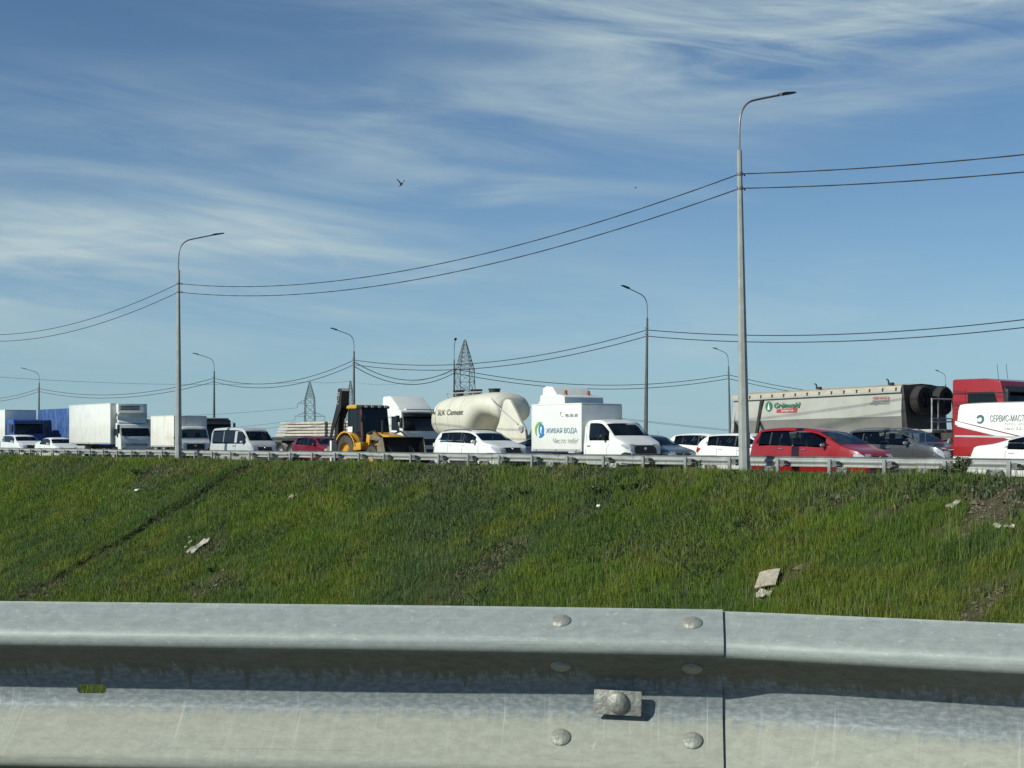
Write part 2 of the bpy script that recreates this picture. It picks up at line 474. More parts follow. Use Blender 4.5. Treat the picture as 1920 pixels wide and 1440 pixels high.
def soil_grass_material():
    m, N, L, B = nodes_of('ground_soil_and_grass')
    B.inputs['Roughness'].default_value = 0.95
    B.inputs['Specular IOR Level'].default_value = 0.1
    t = N.new('ShaderNodeTexCoord')
    def noise(sc, det=6, ro=.6):
        n = N.new('ShaderNodeTexNoise'); n.inputs['Scale'].default_value = sc; n.inputs['Detail'].default_value = det
        n.inputs['Roughness'].default_value = ro; L.new(t.outputs['Object'], n.inputs['Vector']); return n.outputs['Fac']
    at = N.new('ShaderNodeAttribute'); at.attribute_name = 'bare'
    r1 = N.new('ShaderNodeValToRGB'); L.new(noise(.9), r1.inputs[0])
    r1.color_ramp.elements[0].color = (0.024, 0.046, 0.010, 1); r1.color_ramp.elements[1].color = (0.048, 0.062, 0.020, 1)
    r1.color_ramp.elements[0].position = .3; r1.color_ramp.elements[1].position = .7
    r2 = N.new('ShaderNodeValToRGB'); L.new(noise(5.0, 8, .7), r2.inputs[0])
    r2.color_ramp.elements[0].color = (0.050, 0.042, 0.030, 1); r2.color_ramp.elements[1].color = (0.098, 0.080, 0.056, 1)
    r2.color_ramp.elements[0].position = .3; r2.color_ramp.elements[1].position = .72
    mx = N.new('ShaderNodeMix'); mx.data_type = 'RGBA'
    L.new(at.outputs['Fac'], mx.inputs['Factor']); L.new(r1.outputs[0], mx.inputs['A']); L.new(r2.outputs[0], mx.inputs['B'])
    L.new(mx.outputs['Result'], B.inputs['Base Color'])
    bp = N.new('ShaderNodeBump'); bp.inputs['Strength'].default_value = .8; bp.inputs['Distance'].default_value = .06
    L.new(noise(7.0, 8, .7), bp.inputs['Height']); L.new(bp.outputs[0], B.inputs['Normal'])
    return m

def asphalt_material():
    m, N, L, B = nodes_of('asphalt')
    B.inputs['Roughness'].default_value = .9
    t = N.new('ShaderNodeTexCoord'); n = N.new('ShaderNodeTexNoise'); n.inputs['Scale'].default_value = 1.4; n.inputs['Detail'].default_value = 8
    L.new(t.outputs['Object'], n.inputs['Vector'])
    r = N.new('ShaderNodeValToRGB'); L.new(n.outputs['Fac'], r.inputs[0])
    r.color_ramp.elements[0].color = (.042, .042, .042, 1); r.color_ramp.elements[1].color = (.085, .083, .078, 1)
    L.new(r.outputs[0], B.inputs['Base Color'])
    return m

def build_ground():
    pc = np.concatenate([[-6000, -2500, -900, -300, -120, -60], np.arange(-40, 14, 2.0), np.arange(14, 35.4, .35), [36, 40, 50, 60, 76, 90, 130, 220, 400, 900, 2500, 6000, 12000]])
    sc = np.concatenate([[-12000, -6000, -2500, -1200, -600, -350, -240], np.arange(-190, -112, 3.0), np.concatenate([np.arange(-112, S_FUR - 1, .4), np.arange(S_FUR - .9, S_FUR + .9, .09), np.arange(S_FUR + 1, -12, .4)]), np.arange(-12, 40, 2.0), [60, 120, 300, 900, 2500, 6000]])
    S, P = np.meshgrid(sc, pc, indexing='ij')
    Z = ground_z(S, P)
    X = ST * S + CT * P; Y = -CT * S + ST * P
    co = np.stack([X, Y, Z], -1).reshape(-1, 3)
    ns, npn = S.shape
    i = np.arange(ns - 1)[:, None] * npn + np.arange(npn - 1)[None, :]
    quads = np.stack([i, i + npn, i + npn + 1, i + 1], -1).reshape(-1, 4)
    me = bpy.data.meshes.new('ground')
    me.from_pydata(co.tolist(), [], quads.tolist()); me.update()
    if me.polygons[len(me.polygons) // 2].normal.z < 0: me.flip_normals()
    at = me.attributes.new('bare', 'FLOAT', 'POINT')
    b = np.where((P > 10) & (P < 36) & (S > -200) & (S < 0), bare_mask(S, P), 0.25)
    at.data.foreach_set('value', b.reshape(-1).astype(np.float32))
    me.polygons.foreach_set('use_smooth', [True] * len(me.polygons))
    me.materials.append(soil_grass_material())
    tag(link(bpy.data.objects.new('ground', me)), kind='structure')

build_ground()
ASPH = asphalt_material()
MARK = mat('road_marking', (0.62, 0.62, 0.58), 0.8, 0, 0, 0.3, 5, 0.3)

def strip(name, s0, s1, p0, p1, z, material, kind='structure', parent=None, n=40):
    mb = MB()
    mb.grid([[W(s0 + (s1 - s0) * i / n, p, z) for p in (p0, p1)] for i in range(n + 1)])
    o = mb.build(name, material, parent, smooth=False)
    if o.data.polygons[0].normal.z < 0: o.data.flip_normals()
    if kind: tag(o, kind=kind)
    return o

road = strip('road', -900, 300, 35.05, 52.0, 0.0, ASPH)
strip('edge_line', -400, 120, 35.25, 35.40, 0.004, MARK, None, road)
for pl in (38.85, 42.6):
    dash = MB()
    for k in range(-30, 6):
        s0 = k * 12.0
        dash.grid([[W(s0 + 3.0 * i / 2, p, 0.004) for p in (pl - .06, pl + .06)] for i in range(3)])
    o = dash.build('lane_line', MARK, road, smooth=False)
strip('opposite_road', -900, 300, 57.0, 72.0, 0.0, ASPH)
nr = MB(); nr.grid([[(x, y, 0.112) for y in (-12, 1.7)] for x in (-80, -20, 0, 20, 80)])
o = nr.build('near_road', ASPH, None, smooth=False)
if o.data.polygons[0].normal.z < 0: o.data.flip_normals()
tag(o, kind='structure')

# ---------------------------------------------------------------- grass on the bank
def grass_material():
    m, N, L, B = nodes_of('grass_blades')
    at = N.new('ShaderNodeAttribute'); at.attribute_name = 'blade_colour'
    B.inputs['Roughness'].default_value = .65
    B.inputs['Specular IOR Level'].default_value = .25
    L.new(at.outputs['Color'], B.inputs['Base Color'])
    tr = N.new('ShaderNodeBsdfTranslucent')
    hs = N.new('ShaderNodeHueSaturation'); hs.inputs['Value'].default_value = 1.3; hs.inputs['Saturation'].default_value = 1.1
    L.new(at.outputs['Color'], hs.inputs['Color']); L.new(hs.outputs[0], tr.inputs['Color'])
    mx = N.new('ShaderNodeMixShader'); mx.inputs[0].default_value = .3
    L.new(B.outputs[0], mx.inputs[1]); L.new(tr.outputs[0], mx.inputs[2])
    L.new(mx.outputs[0], N['Material Output'].inputs['Surface'])
    return m
GRASS_M = grass_material()

def blades(name, s, p, h, w, col, lean=.35, seed=3):
    """one bent two-segment blade per sample, joined into one mesh"""
    rng = np.random.default_rng(seed)
    n = len(s)
    z = ground_z(s, p) - 0.02
    x = ST * s + CT * p; y = -CT * s + ST * p
    yaw = rng.uniform(0, 2 * np.pi, n)
    ld = rng.uniform(0, 2 * np.pi, n); lm = h * np.abs(rng.normal(0, lean, n))
    lx, ly = np.cos(ld) * lm - EP.x * h * .12 + .08 * h, np.sin(ld) * lm - EP.y * h * .12
    cx, cy = np.cos(yaw) * w * .5, np.sin(yaw) * w * .5
    co = np.empty((n, 5, 3))
    co[:, 0] = np.stack([x - cx, y - cy, z], -1)
    co[:, 1] = np.stack([x + cx, y + cy, z], -1)
    mxx, myy, mz = x + lx * .35, y + ly * .35, z + h * .58
    co[:, 2] = np.stack([mxx + cx * .8, myy + cy * .8, mz], -1)
    co[:, 3] = np.stack([mxx - cx * .8, myy - cy * .8, mz], -1)
    co[:, 4] = np.stack([x + lx, y + ly, z + h], -1)
    me = bpy.data.meshes.new(name)
    me.vertices.add(n * 5); me.vertices.foreach_set('co', co.reshape(-1).astype(np.float32))
    b = np.arange(n) * 5
    li = np.stack([b, b + 1, b + 2, b + 3, b + 3, b + 2, b + 4], -1).reshape(-1)
    me.loops.add(n * 7); me.loops.foreach_set('vertex_index', li.astype(np.int32))
    me.polygons.add(n * 2)
    ls = np.stack([np.arange(n) * 7, np.arange(n) * 7 + 4], -1).reshape(-1)
    me.polygons.foreach_set('loop_start', ls.astype(np.int32))
    me.update(calc_edges=True); me.validate()
    ca = me.color_attributes.new('blade_colour', 'FLOAT_COLOR', 'POINT')
    c4 = np.ones((n, 5, 4), np.float32); c4[:, :, :3] = col[:, None, :]
    ca.data.foreach_set('color', c4.reshape(-1))
    me.materials.append(GRASS_M)
    return link(bpy.data.objects.new(name, me))

def sample_bank(n, rho_pow, seed):
    """positions on the visible bank, thinner with distance"""
    rng = np.random.default_rng(seed)
    out_s, out_p = [], []
    got = 0
    while got < n:
        s = rng.uniform(-118, -13, 200000); p = rng.uniform(4.0, 34.75, 200000)
        Y = ST * p - CT * s; X = ST * s + CT * p
        r = X / Y
        k = (rng.uniform(0, 1, len(s)) < (24.0 / np.maximum(Y, 24)) ** rho_pow) & (np.abs(r) < .46) & (Y > 8)
        zz = ground_z(s, p); py = HOR + (CAM_Z - zz) / Y * F_PX
        k &= (py < 1200) & (np.abs(r) < .40) | (rng.uniform(0, 1, len(s)) < .30) & (py < 1800)
        out_s.append(s[k]); out_p.append(p[k]); got += k.sum()
    return np.concatenate(out_s)[:n], np.concatenate(out_p)[:n]

def bank_colour(s, p, seed):
    rng = np.random.default_rng(seed)
    n = len(s)
    a = fbm(s * .16, p * .22, 21); b = fbm(s * .5, p * .6, 33); c = fbm(s * 1.6, p * 1.8, 44)
    pal = np.array([(.124, .196, .024), (.082, .160, .026), (.084, .140, .050), (.172, .206, .036), (.200, .186, .094)])
    q = a * .7 + b * .35 + rng.normal(0, .10, n)
    idx = np.where(q < .44, 2, np.where(q < .52, 1, 0))
    yel = (b * .6 + c * .4 + rng.normal(0, .08, n)) > .575
    idx = np.where(yel, 3, idx)
    dry = rng.uniform(0, 1, n) < (.035 + .30 * bare_mask(s, p) + .22 * np.clip((p - 30.3) / 1.5, 0, 1) * (fbm(s * .5, p * .9, 77) > .5))
    idx = np.where(dry, 4, idx)
    tone = .78 + .48 * fbm(s * 2.4, p * 2.4, 91) * 1.0
    col = pal[idx] * tone[:, None] * (0.78 + .44 * rng.uniform(0, 1, n))[:, None]
    return col

NB = 800000
gs, gp = sample_bank(NB, 1.55, 5)
bm_ = bare_mask(gs, gp)
clump = fbm(gs * 2.3, gp * 2.3, 71)
keep = RNG.uniform(0, 1, NB) > np.clip(bm_ * 1.0, 0, .93)
keep &= RNG.uniform(0, 1, NB) < np.clip(.25 + (clump - .3) * 2.4, .08, 1)
gs, gp, clump = gs[keep], gp[keep], clump[keep]
gY = ST * gp - CT * gs
hh = (.10 + .26 * RNG.beta(2, 3, len(gs))) * (.55 + 1.0 * clump) * (.75 + .6 * fbm(gs * .4, gp * .4, 88))
hh *= .88 * np.where(gp > 33.3, .55, 1)
ww = (.008 + .009 * RNG.uniform(0, 1, len(gs))) * np.clip(gY / 40, .8, 2.2)
tag(blades('grass', gs, gp, hh, ww, bank_colour(gs, gp, 4)), 'green grass covering the whole roadside bank', 'grass', kind='stuff')

# taller flowering stalks scattered through the grass
ts, tp = sample_bank(34000, 1.3, 8)
tk = (fbm(ts * .6, tp * .6, 15) > .50) & (bare_mask(ts, tp) < .5)
ts, tp = ts[tk], tp[tk]
th = .30 + .30 * RNG.uniform(0, 1, len(ts))
tcx = bank_colour(ts, tp, 6) * 1.15 + np.array((.015, .012, .008))
straw = RNG.uniform(0, 1, len(ts)) < .22
tcx[straw] = np.array((.30, .26, .15)) * RNG.uniform(.7, 1.1, straw.sum())[:, None]
tag(blades('tall_grass', ts, tp, th, np.full(len(ts), .012), tcx, .18, 5), 'taller stalks standing up out of the bank grass', 'grass', kind='stuff')

# broad-leaved weeds in drifts through the grass
ws_, wp_ = sample_bank(140000, 1.4, 12)
wk = (fbm(ws_ * .45, wp_ * .55, 61) + .10 * np.clip((wp_ - 29) / 3, 0, 1) + .18 * bare_mask(ws_, wp_) > .56) & (wp_ < 33.6)
ws_, wp_ = ws_[wk], wp_[wk]
wcol = np.array([(.085, .118, .062), (.060, .100, .040), (.105, .135, .060)])[RNG.integers(0, 3, len(ws_))] * RNG.uniform(.75, 1.2, len(ws_))[:, None]
tag(blades('weed_cover', ws_, wp_, RNG.uniform(.10, .26, len(ws_)) * (.6 + .8 * fbm(ws_ * 2, wp_ * 2, 3)), RNG.uniform(.03, .06, len(ws_)), wcol, .9, 9), 'grey-green broad-leaved weeds in drifts across the bank', 'weeds', kind='stuff')
# clods and small stones where the soil is bare
cs_, cp_ = sample_bank(80000, 1.2, 14)
ck = (bare_mask(cs_, cp_) > .55) & (RNG.uniform(0, 1, 80000) < .5)
cs_, cp_ = cs_[ck][:5000], cp_[ck][:5000]
def clods():
    n = len(cs_); base = np.array([(1, 0, 0), (-1, 0, 0), (0, 1, 0), (0, -1, 0), (0, 0, .8), (0, 0, -.5)], float)
    tri = np.array([(0, 2, 4), (2, 1, 4), (1, 3, 4), (3, 0, 4), (2, 0, 5), (1, 2, 5), (3, 1, 5), (0, 3, 5)])
    r = RNG.gamma(2.0, .018, n)[:, None, None] + .015
    v = base[None] * RNG.uniform(.6, 1.3, (n, 6, 3)) * r
    z = ground_z(cs_, cp_); v += np.stack([ST * cs_ + CT * cp_, -CT * cs_ + ST * cp_, z + .01], -1)[:, None]
    me = bpy.data.meshes.new('soil_clods'); f = (tri[None] + (np.arange(n) * 6)[:, None, None]).reshape(-1, 3)
    me.from_pydata(v.reshape(-1, 3).tolist(), [], f.tolist()); me.update()
    me.materials.append(mat('clod', (.13, .108, .075), .95, 0, 0, .45, 3.0, .4, (.24, .21, .16)))
    return tag(link(bpy.data.objects.new('soil_clods', me)), 'loose clods and small stones on the bare soil patches', 'soil', kind='stuff')
clods()

# ---------------------------------------------------------------- near guardrail
def galvanised_material():
    m, N, L, B = nodes_of('galvanised_beam')
    uv = N.new('ShaderNodeUVMap'); uv.uv_map = 'uv'
    sp = N.new('ShaderNodeSeparateXYZ'); L.new(uv.outputs[0], sp.inputs[0])
    def mth(op, a, b=None, c=None):
        n = N.new('ShaderNodeMath'); n.operation = op
        for i, v in enumerate((a, b, c)):
            if v is None: continue
            if isinstance(v, (int, float)): n.inputs[i].default_value = v
            else: L.new(v, n.inputs[i])
        return n.outputs[0]
    def noise(sx, sy, det=5, ro=.6, dist=0, off=0.0):
        mp = N.new('ShaderNodeMapping'); mp.inputs['Scale'].default_value = (sx, sy, 1); mp.inputs['Location'].default_value = (off, off, 0)
        L.new(uv.outputs[0], mp.inputs['Vector'])
        n = N.new('ShaderNodeTexNoise'); n.inputs['Scale'].default_value = 1; n.inputs['Detail'].default_value = det
        n.inputs['Roughness'].default_value = ro; n.inputs['Distortion'].default_value = dist
        L.new(mp.outputs[0], n.inputs['Vector']); return n.outputs['Fac']
    def ramp(v, lo, hi, a=0., b=1.):
        n = N.new('ShaderNodeMapRange'); n.interpolation_type = 'SMOOTHSTEP'; L.new(v, n.inputs['Value'])
        for k, x in zip(('From Min', 'From Max', 'To Min', 'To Max'), (lo, hi, a, b)):
            n.inputs[k].default_value = x
        return n.outputs[0]
    def mix(f, a, b, mode='MIX'):
        n = N.new('ShaderNodeMix'); n.data_type = 'RGBA'; n.blend_type = mode
        for k, x in (('Factor', f), ('A', a), ('B', b)):
            if isinstance(x, tuple): n.inputs[k].default_value = (*x, 1)
            elif isinstance(x, (int, float)): n.inputs[k].default_value = x
            else: L.new(x, n.inputs[k])
        return n.outputs['Result']
    u, v = sp.outputs[0], sp.outputs[1]
    spangle = noise(34, 90, 9, .74, .25)
    fleck = noise(70, 150, 4, .6, .3, 3.1)
    scratch = noise(3.0, 420, 3, .6, .15, 7.7)
    drip = noise(48, 4, 6, .62, .8, 1.3)
    big = noise(3.5, 9, 4, .6, .4, 5.9)
    zinc = mix(ramp(spangle, .32, .68), (.262, .300, .284), (.335, .376, .352))
    zinc = mix(ramp(fleck, .60, .70, 0, .55), zinc, (.47, .51, .49))
    zinc = mix(ramp(scratch, .60, .75, 0, .30), zinc, (.20, .21, .20))
    vst = noise(120, 7, 4, .6, .3, 23.0)
    zinc = mix(mth('MULTIPLY', ramp(vst, .56, .70), mth('MULTIPLY', ramp(v, .13, .15), .6)), zinc, (.46, .49, .47))
    hst = noise(1.6, 190, 5, .7, .05, 29.0)
    zinc = mix(ramp(hst, .55, .72, 0, .45), zinc, (.44, .475, .46))
    # dust film: on the underside of the upper wave (ragged lower edge) and over the lower wave
    drip2 = noise(30, 1.2, 3, .5, .5, 41.0)
    edge = mth('MULTIPLY_ADD', drip, .11, .052)
    edge = mth('MULTIPLY_ADD', ramp(drip2, .60, .72), .045, edge)
    edge = mth('MULTIPLY_ADD', big, .020, edge)
    d1 = mth('MULTIPLY', ramp(v, .055, .075), mth('SUBTRACT', 1.0, ramp(mth('SUBTRACT', v, edge), -.008, .004)))
    lo = mth('SUBTRACT', v, mth('MULTIPLY_ADD', drip, .05, .150))
    d2 = ramp(lo, .0, .022)
    dust = mth('MULTIPLY', mth('MAXIMUM', mth('MULTIPLY', d1, .9), mth('MULTIPLY', d2, .72)), ramp(big, .15, .6, .65, 1.0))
    dcol = mix(ramp(spangle, .3, .7), (.27, .272, .212), (.355, .36, .288))
    dcol = mix(ramp(v, .140, .165), mix(ramp(spangle, .3, .7), (.11, .11, .088), (.185, .182, .145)), dcol)  # underside dust is darker: the shade beneath the wave is put into its colour
    clean_shaded = mth('MULTIPLY', ramp(v, .075, .105), mth('SUBTRACT', 1.0, ramp(v, .175, .21)))  # bluish clean zinc in the valley, darkened so its colour carries the shade
    zinc = mix(mth('MULTIPLY', clean_shaded, .75), zinc, mix(ramp(fleck, .35, .7), (.11, .135, .155), (.24, .265, .28)))
    col = mix(dust, zinc, dcol)
    run = mth('MULTIPLY', ramp(noise(75, 2.0, 5, .65, .4, 53.0), .58, .72), mth('MULTIPLY', ramp(v, .14, .16), mth('SUBTRACT', 1.0, ramp(v, .20, .245))))
    col = mix(mth('MULTIPLY', run, .55), col, (.47, .49, .45))
    grit = ramp(noise(260, 420, 2, .5, 0, 61.0), .62, .74)
    col = mix(mth('MULTIPLY', grit, .28), col, (.13, .13, .115))
    stain = mth('MULTIPLY', ramp(noise(9, 26, 6, .7, .6, 71.0), .56, .72), ramp(v, .16, .2, .35, 1.0))
    col = mix(mth('MULTIPLY', stain, .35), col, (.24, .225, .165))
    spl = mth('MULTIPLY', ramp(noise(55, 30, 3, .5, .8, 11.0), .70, .78), ramp(v, .15, .19))
    col = mix(mth('MULTIPLY', spl, .5), col, (.52, .50, .42))
    # wheel-rub grime lines along the crests
    gr = mth('MULTIPLY', ramp(noise(2.2, 260, 4, .65, .1, 17.0), .56, .70), mth('MAXIMUM', mth('SUBTRACT', 1.0, ramp(mth('ABSOLUTE', mth('SUBTRACT', v, .055)), .008, .022)), mth('SUBTRACT', 1.0, ramp(mth('ABSOLUTE', mth('SUBTRACT', v, .250)), .008, .026))))
    col = mix(mth('MULTIPLY', gr, .5), col, (.17, .165, .145))
    L.new(col, B.inputs['Base Color'])
    L.new(mth('MULTIPLY_ADD', dust, -.20, .22), B.inputs['Metallic'])
    L.new(mth('MULTIPLY_ADD', dust, .30, mth('MULTIPLY_ADD', spangle, .2, .50)), B.inputs['Roughness'])
    bp = N.new('ShaderNodeBump'); bp.inputs['Strength'].default_value = .25; bp.inputs['Distance'].default_value = .002
    L.new(mth('ADD', mth('MULTIPLY', spangle, .5), mth('MULTIPLY', scratch, .5)), bp.inputs['Height']); L.new(bp.outputs[0], B.inputs['Normal'])
    return m
GALV = galvanised_material()
BOLT_M = mat('bolt_zinc', (.31, .32, .285), .55, .35, 0, .25, 90, .5, (.36, .34, .27), .25)

PROF = [(0.0, 0), (.003, -.003), (.066, -.034), (.078, -.043), (.080, -.054), (.078, -.065), (.068, -.072), (.008, -.112), (-.003, -.124), (-.003, -.175),
        (.006, -.186), (.068, -.238), (.078, -.247), (.080, -.258), (.078, -.269), (.066, -.278), (.003, -.309), (0, -.312)]
PROF = [PROF[0]] + chaikin(PROF[1:-1], 2) + [PROF[-1]]

def interp_path(pts, step):
    xs = np.array([a for a, b in pts]); ys = np.array([b for a, b in pts])
    n = max(2, int((xs[-1] - xs[0]) / step)); x = np.linspace(xs[0], xs[-1], n)
    # smooth the kinks of the polyline
    y = np.mean([np.interp(x + d, xs, ys) + np.where(x + d > xs[-1], (x + d - xs[-1]) * (ys[-1] - ys[-2]) / (xs[-1] - xs[-2]), 0)
                 + np.where(x + d < xs[0], (x + d - xs[0]) * (ys[1] - ys[0]) / (xs[1] - xs[0]), 0) for d in np.linspace(-.12, .12, 9)], 0)
    return list(zip(x, y))

TOPZ = CAM_Z - .28
PATH_L = interp_path([(-3.95, 2.75), (-.896, 2.487), (-.274, 2.432), (-.054, 2.412), (.35, 2.362)], .03)
PATH_R = interp_path([(.03, 2.412), (.33, 2.370), (.465, 2.318), (.789, 2.196), (1.4, 1.98), (3.9, 1.2)], .03)

def path_frame(path, x):
    xs = [a for a, b in path]; ys = [b for a, b in path]
    y = float(np.interp(x, xs, ys)); e = .02
    sl = float(np.interp(min(x + e, xs[-1]), xs, ys) - np.interp(max(x - e, xs[0]), xs, ys)) / (min(x + e, xs[-1]) - max(x - e, xs[0]))
    t = Vector((1, sl, 0)).normalized()
    return Vector((x, y, 0)), t, Vector((t.y, -t.x, 0))        # base, tangent, towards the viewer

def beam(name, path, dz, back, parent, slot_x=None, thick=.004):
    ds = [p[0] for p in PROF]; zs = [p[1] for p in PROF]
    nrm = []
    for i in range(len(PROF)):
        a, b = PROF[max(i - 1, 0)], PROF[min(i + 1, len(PROF) - 1)]
        t = Vector((b[0] - a[0], b[1] - a[1])).normalized(); nrm.append((-t.y, t.x))
    outline = [(d, z) for d, z in PROF] + [(d - nx * thick, z - nz * thick) for (d, z), (nx, nz) in list(zip(PROF, nrm))[::-1]]
    m = len(outline); vs, uvs = [], []
    for x, y in path:
        b, t, n = path_frame(path, x)
        for d, z in outline:
            vs.append(b + n * (d - back) + Vector((0, 0, TOPZ + z + dz))); uvs.append((x, -z))
    fs = []
    for i in range(len(path) - 1):
        for k in range(m):
            k2 = (k + 1) % m
            fs.append((i * m + k, i * m + k2, (i + 1) * m + k2, (i + 1) * m + k))
    fs += [tuple(range(m)), tuple((len(path) - 1) * m + k for k in range(m - 1, -1, -1))]
    me = bpy.data.meshes.new(name); me.from_pydata([tuple(v) for v in vs], [], fs); me.update()
    bm = bmesh.new(); bm.from_mesh(me); bmesh.ops.recalc_face_normals(bm, faces=bm.faces); bm.to_mesh(me); bm.free()
    ul = me.uv_layers.new(name='uv')
    vi = np.empty(len(me.loops), np.int32); me.loops.foreach_get('vertex_index', vi)
    ul.data.foreach_set('uv', np.array(uvs, np.float32)[vi].reshape(-1))
    me.polygons.foreach_set('use_smooth', [True] * len(me.polygons)); me.set_sharp_from_angle(angle=math.radians(40))
    me.materials.append(GALV)
    o = link(bpy.data.objects.new(name, me), parent)
    if slot_x is not None:
        b, t, n = path_frame(path, slot_x)
        c = b + Vector((0, 0, TOPZ - .152))
        pts = []
        for i in range(16):
            a = 2 * math.pi * i / 16; ex = .018 if math.cos(a) > 0 else -.018
            pts.append(t * (ex + .0085 * math.cos(a)) + Vector((0, 0, .0085 * math.sin(a))))
        cb = MB(); k = len(pts)
        cb.add([c + q - n * .05 for q in pts] + [c + q + n * .05 for q in pts],
               [tuple(range(k)), tuple(range(2 * k - 1, k - 1, -1))] + [(i, (i + 1) % k, k + (i + 1) % k, k + i) for i in range(k)])
        cut = cb.build('cutter', GALV, None, smooth=False)
        md = o.modifiers.new('slot', 'BOOLEAN'); md.operation = 'DIFFERENCE'; md.object = cut; md.solver = 'EXACT'
        bpy.context.view_layer.update()
        nm = bpy.data.meshes.new_from_object(o.evaluated_get(bpy.context.evaluated_depsgraph_get()))
        o.modifiers.clear(); o.data = nm
        bpy.data.objects.remove(cut, do_unlink=True)
    return o

near_rail = empty('guardrail', (0, 2.5, 0.1), 0, 'large galvanised steel crash barrier with bolted splice in the foreground', 'guardrail')
near_rail.location = (0, 0, 0)
beam('beam', PATH_L, 0, 0, near_rail, slot_x=-.7325)
beam('beam', PATH_R, -.0035, .0105, near_rail)

def bolt_head(b, n, zdir, r, h, name='bolt'):
    mb = MB()
    prof = [(r, -.002), (r, .0015), (r * .93, h * .42), (r * .72, h * .75), (r * .40, h * .95), (0.0005, h)]
    mb.lathe(prof, 'z', 24)
    o = mb.build(name, BOLT_M, near_rail, ang=60)
    o.rotation_euler = zdir.to_track_quat('Z', 'Y').to_euler(); o.location = b
    return o

def on_prof(path, x, idx_d, z, nd, nz):
    b, t, n = path_frame(path, x)
    return b + n * idx_d + Vector((0, 0, TOPZ + z)), (n * nd + Vector((0, 0, nz))).normalized()
for x in (.085, .300):
    for d, z, nd, nz in ((.0345, -.0195, .46, .89), (.037, -.0925, .555, -.83), (.037, -.212, .64, .766), (.0345, -.2925, .46, -.89)):
        b, zd = on_prof(PATH_L, x, d, z, nd, nz)
        bolt_head(b, None, zd + Vector((random.uniform(-.05, .05), 0, 0)), .0175, .0068)
b, t, n = path_frame(PATH_L, .178)
pl = MB(); pl.box(-.040, .040, -.0025, .0025, -.0205, .0205)
po = pl.build('washer_plate', BOLT_M, near_rail, bevel=.0022)
po.location = b + n * .0155 + Vector((0, 0, TOPZ - .156)); po.rotation_euler = (math.radians(-3), math.radians(2.0), math.atan2(t.y, t.x))
bolt_head(b + n * .018 + Vector((0, 0, TOPZ - .155)), None, n, .0185, .011)
for px_ in (.178, -1.822, 2.1):
    pth = PATH_L if px_ < .35 else PATH_R
    b, t, n = path_frame(pth, px_)
    q = MB(); q.box(-.06, .06, .03, .034, -.35, .80); q.box(-.06, -.055, .034, .11, -.35, .80); q.box(.055, .06, .034, .11, -.35, .80)
    po = q.build('post', POST_M, near_rail); po.location = b + n * -.02; po.rotation_euler = (0, 0, math.atan2(t.y, t.x))

# ---------------------------------------------------------------- far guardrail, seen from behind
far_rail = empty('guardrail', W(-60, 34.4, 0), ROADROT, 'long galvanised crash barrier with posts between the grassy bank and stopped traffic', 'guardrail')
def far_beam_mesh():
    mb = MB(); prof = [(d, z) for d, z in PROF[::2]] + [PROF[-1]]
    rows = []
    for x in (-2.16, 2.16):
        rows.append([(x, d, z) for d, z in prof])
    mb.grid(rows)
    rows = [[(x, d - .004, z) for d, z in prof] for x in (-2.16, 2.16)]
    mb.grid(rows)
    return mb.mesh('beam', ang=50)
fb = far_beam_mesh(); fb.materials.append(RAIL_FAR)
pm = MB(); pm.box(-.055, .055, -.06, -.055, -.2, .66); pm.box(-.055, -.050, -.055, 0, -.2, .66); pm.box(.05, .055, -.055, 0, -.2, .66)
pm = pm.mesh('post', smooth=False); pm.materials.append(POST_M)
bk = MB(); bk.prism([(.05, .44), (.05, .62), (.22, .60), (.20, .52), (.27, .47), (.16, .44)], .02, .20); bk.box(-.05, .05, 0, .25, .54, .58)
bkm = bk.mesh('bracket', smooth=False); bkm.materials.append(BRACK_M)
for k in range(-27, 29):
    s = k * 2.0 + .75
    o = link(bpy.data.objects.new('post', pm), far_rail); o.location = (s, -.12 + random.uniform(-.01, .01), random.uniform(-.02, .01))
    o.rotation_euler = (random.uniform(-.015, .015), random.uniform(-.02, .02), 0)
    q = link(bpy.data.objects.new('bracket', bkm), o)
    if k % 2 == 0:
        o = link(bpy.data.objects.new('beam', fb), far_rail); o.location = (s + 1.0, .14 + random.uniform(-.004, .004), .73 + random.uniform(-.012, .012))
        o.rotation_euler = (0, random.uniform(-.003, .003), 0)

# ================================================================ vehicles
def wheel(parent, x, y, r, w=.21, rim=RIM, spokes=5, side=-1):
    """tyre and rim, outer face towards side*y"""
    root = MB()
    root.lathe([(r * .62, -w / 2), (r * .90, -w / 2), (r * .98, -w * .38), (r, -w * .15), (r, w * .15), (r * .98, w * .38), (r * .90, w / 2), (r * .62, w / 2), (r * .62, -w / 2)], 'y', 28)
    t = root.build('wheel', TYRE, parent); t.location = (x, y, r)
    m = MB(); o = side * w * .42
    m.lathe([(r * .64, o * .5), (r * .64, o), (r * .56, o * 1.02), (r * .54, o * .55), (.001, o * .5)], 'y', 28)
    if spokes:
        for k in range(spokes):
            a = 2 * math.pi * k / spokes + .3
            ca, sa = math.cos(a), math.sin(a); hw = r * .075
            p = [(r * .10, -hw * 1.3), (r * .60, -hw), (r * .60, hw), (r * .10, hw * 1.3)]
            q = [(c * ca - d * sa, o * .98, c * sa + d * ca) for c, d in p] + [(c * ca - d * sa, o * .6, c * sa + d * ca) for c, d in p]
            m.add(q, [(0, 1, 2, 3), (7, 6, 5, 4), (0, 4, 5, 1), (1, 5, 6, 2), (2, 6, 7, 3), (3, 7, 4, 0)])
    m.lathe([(r * .16, o * .5), (r * .15, o * 1.05), (.001, o * 1.08)], 'y', 14)
    m.build('rim', rim, t)
    return t

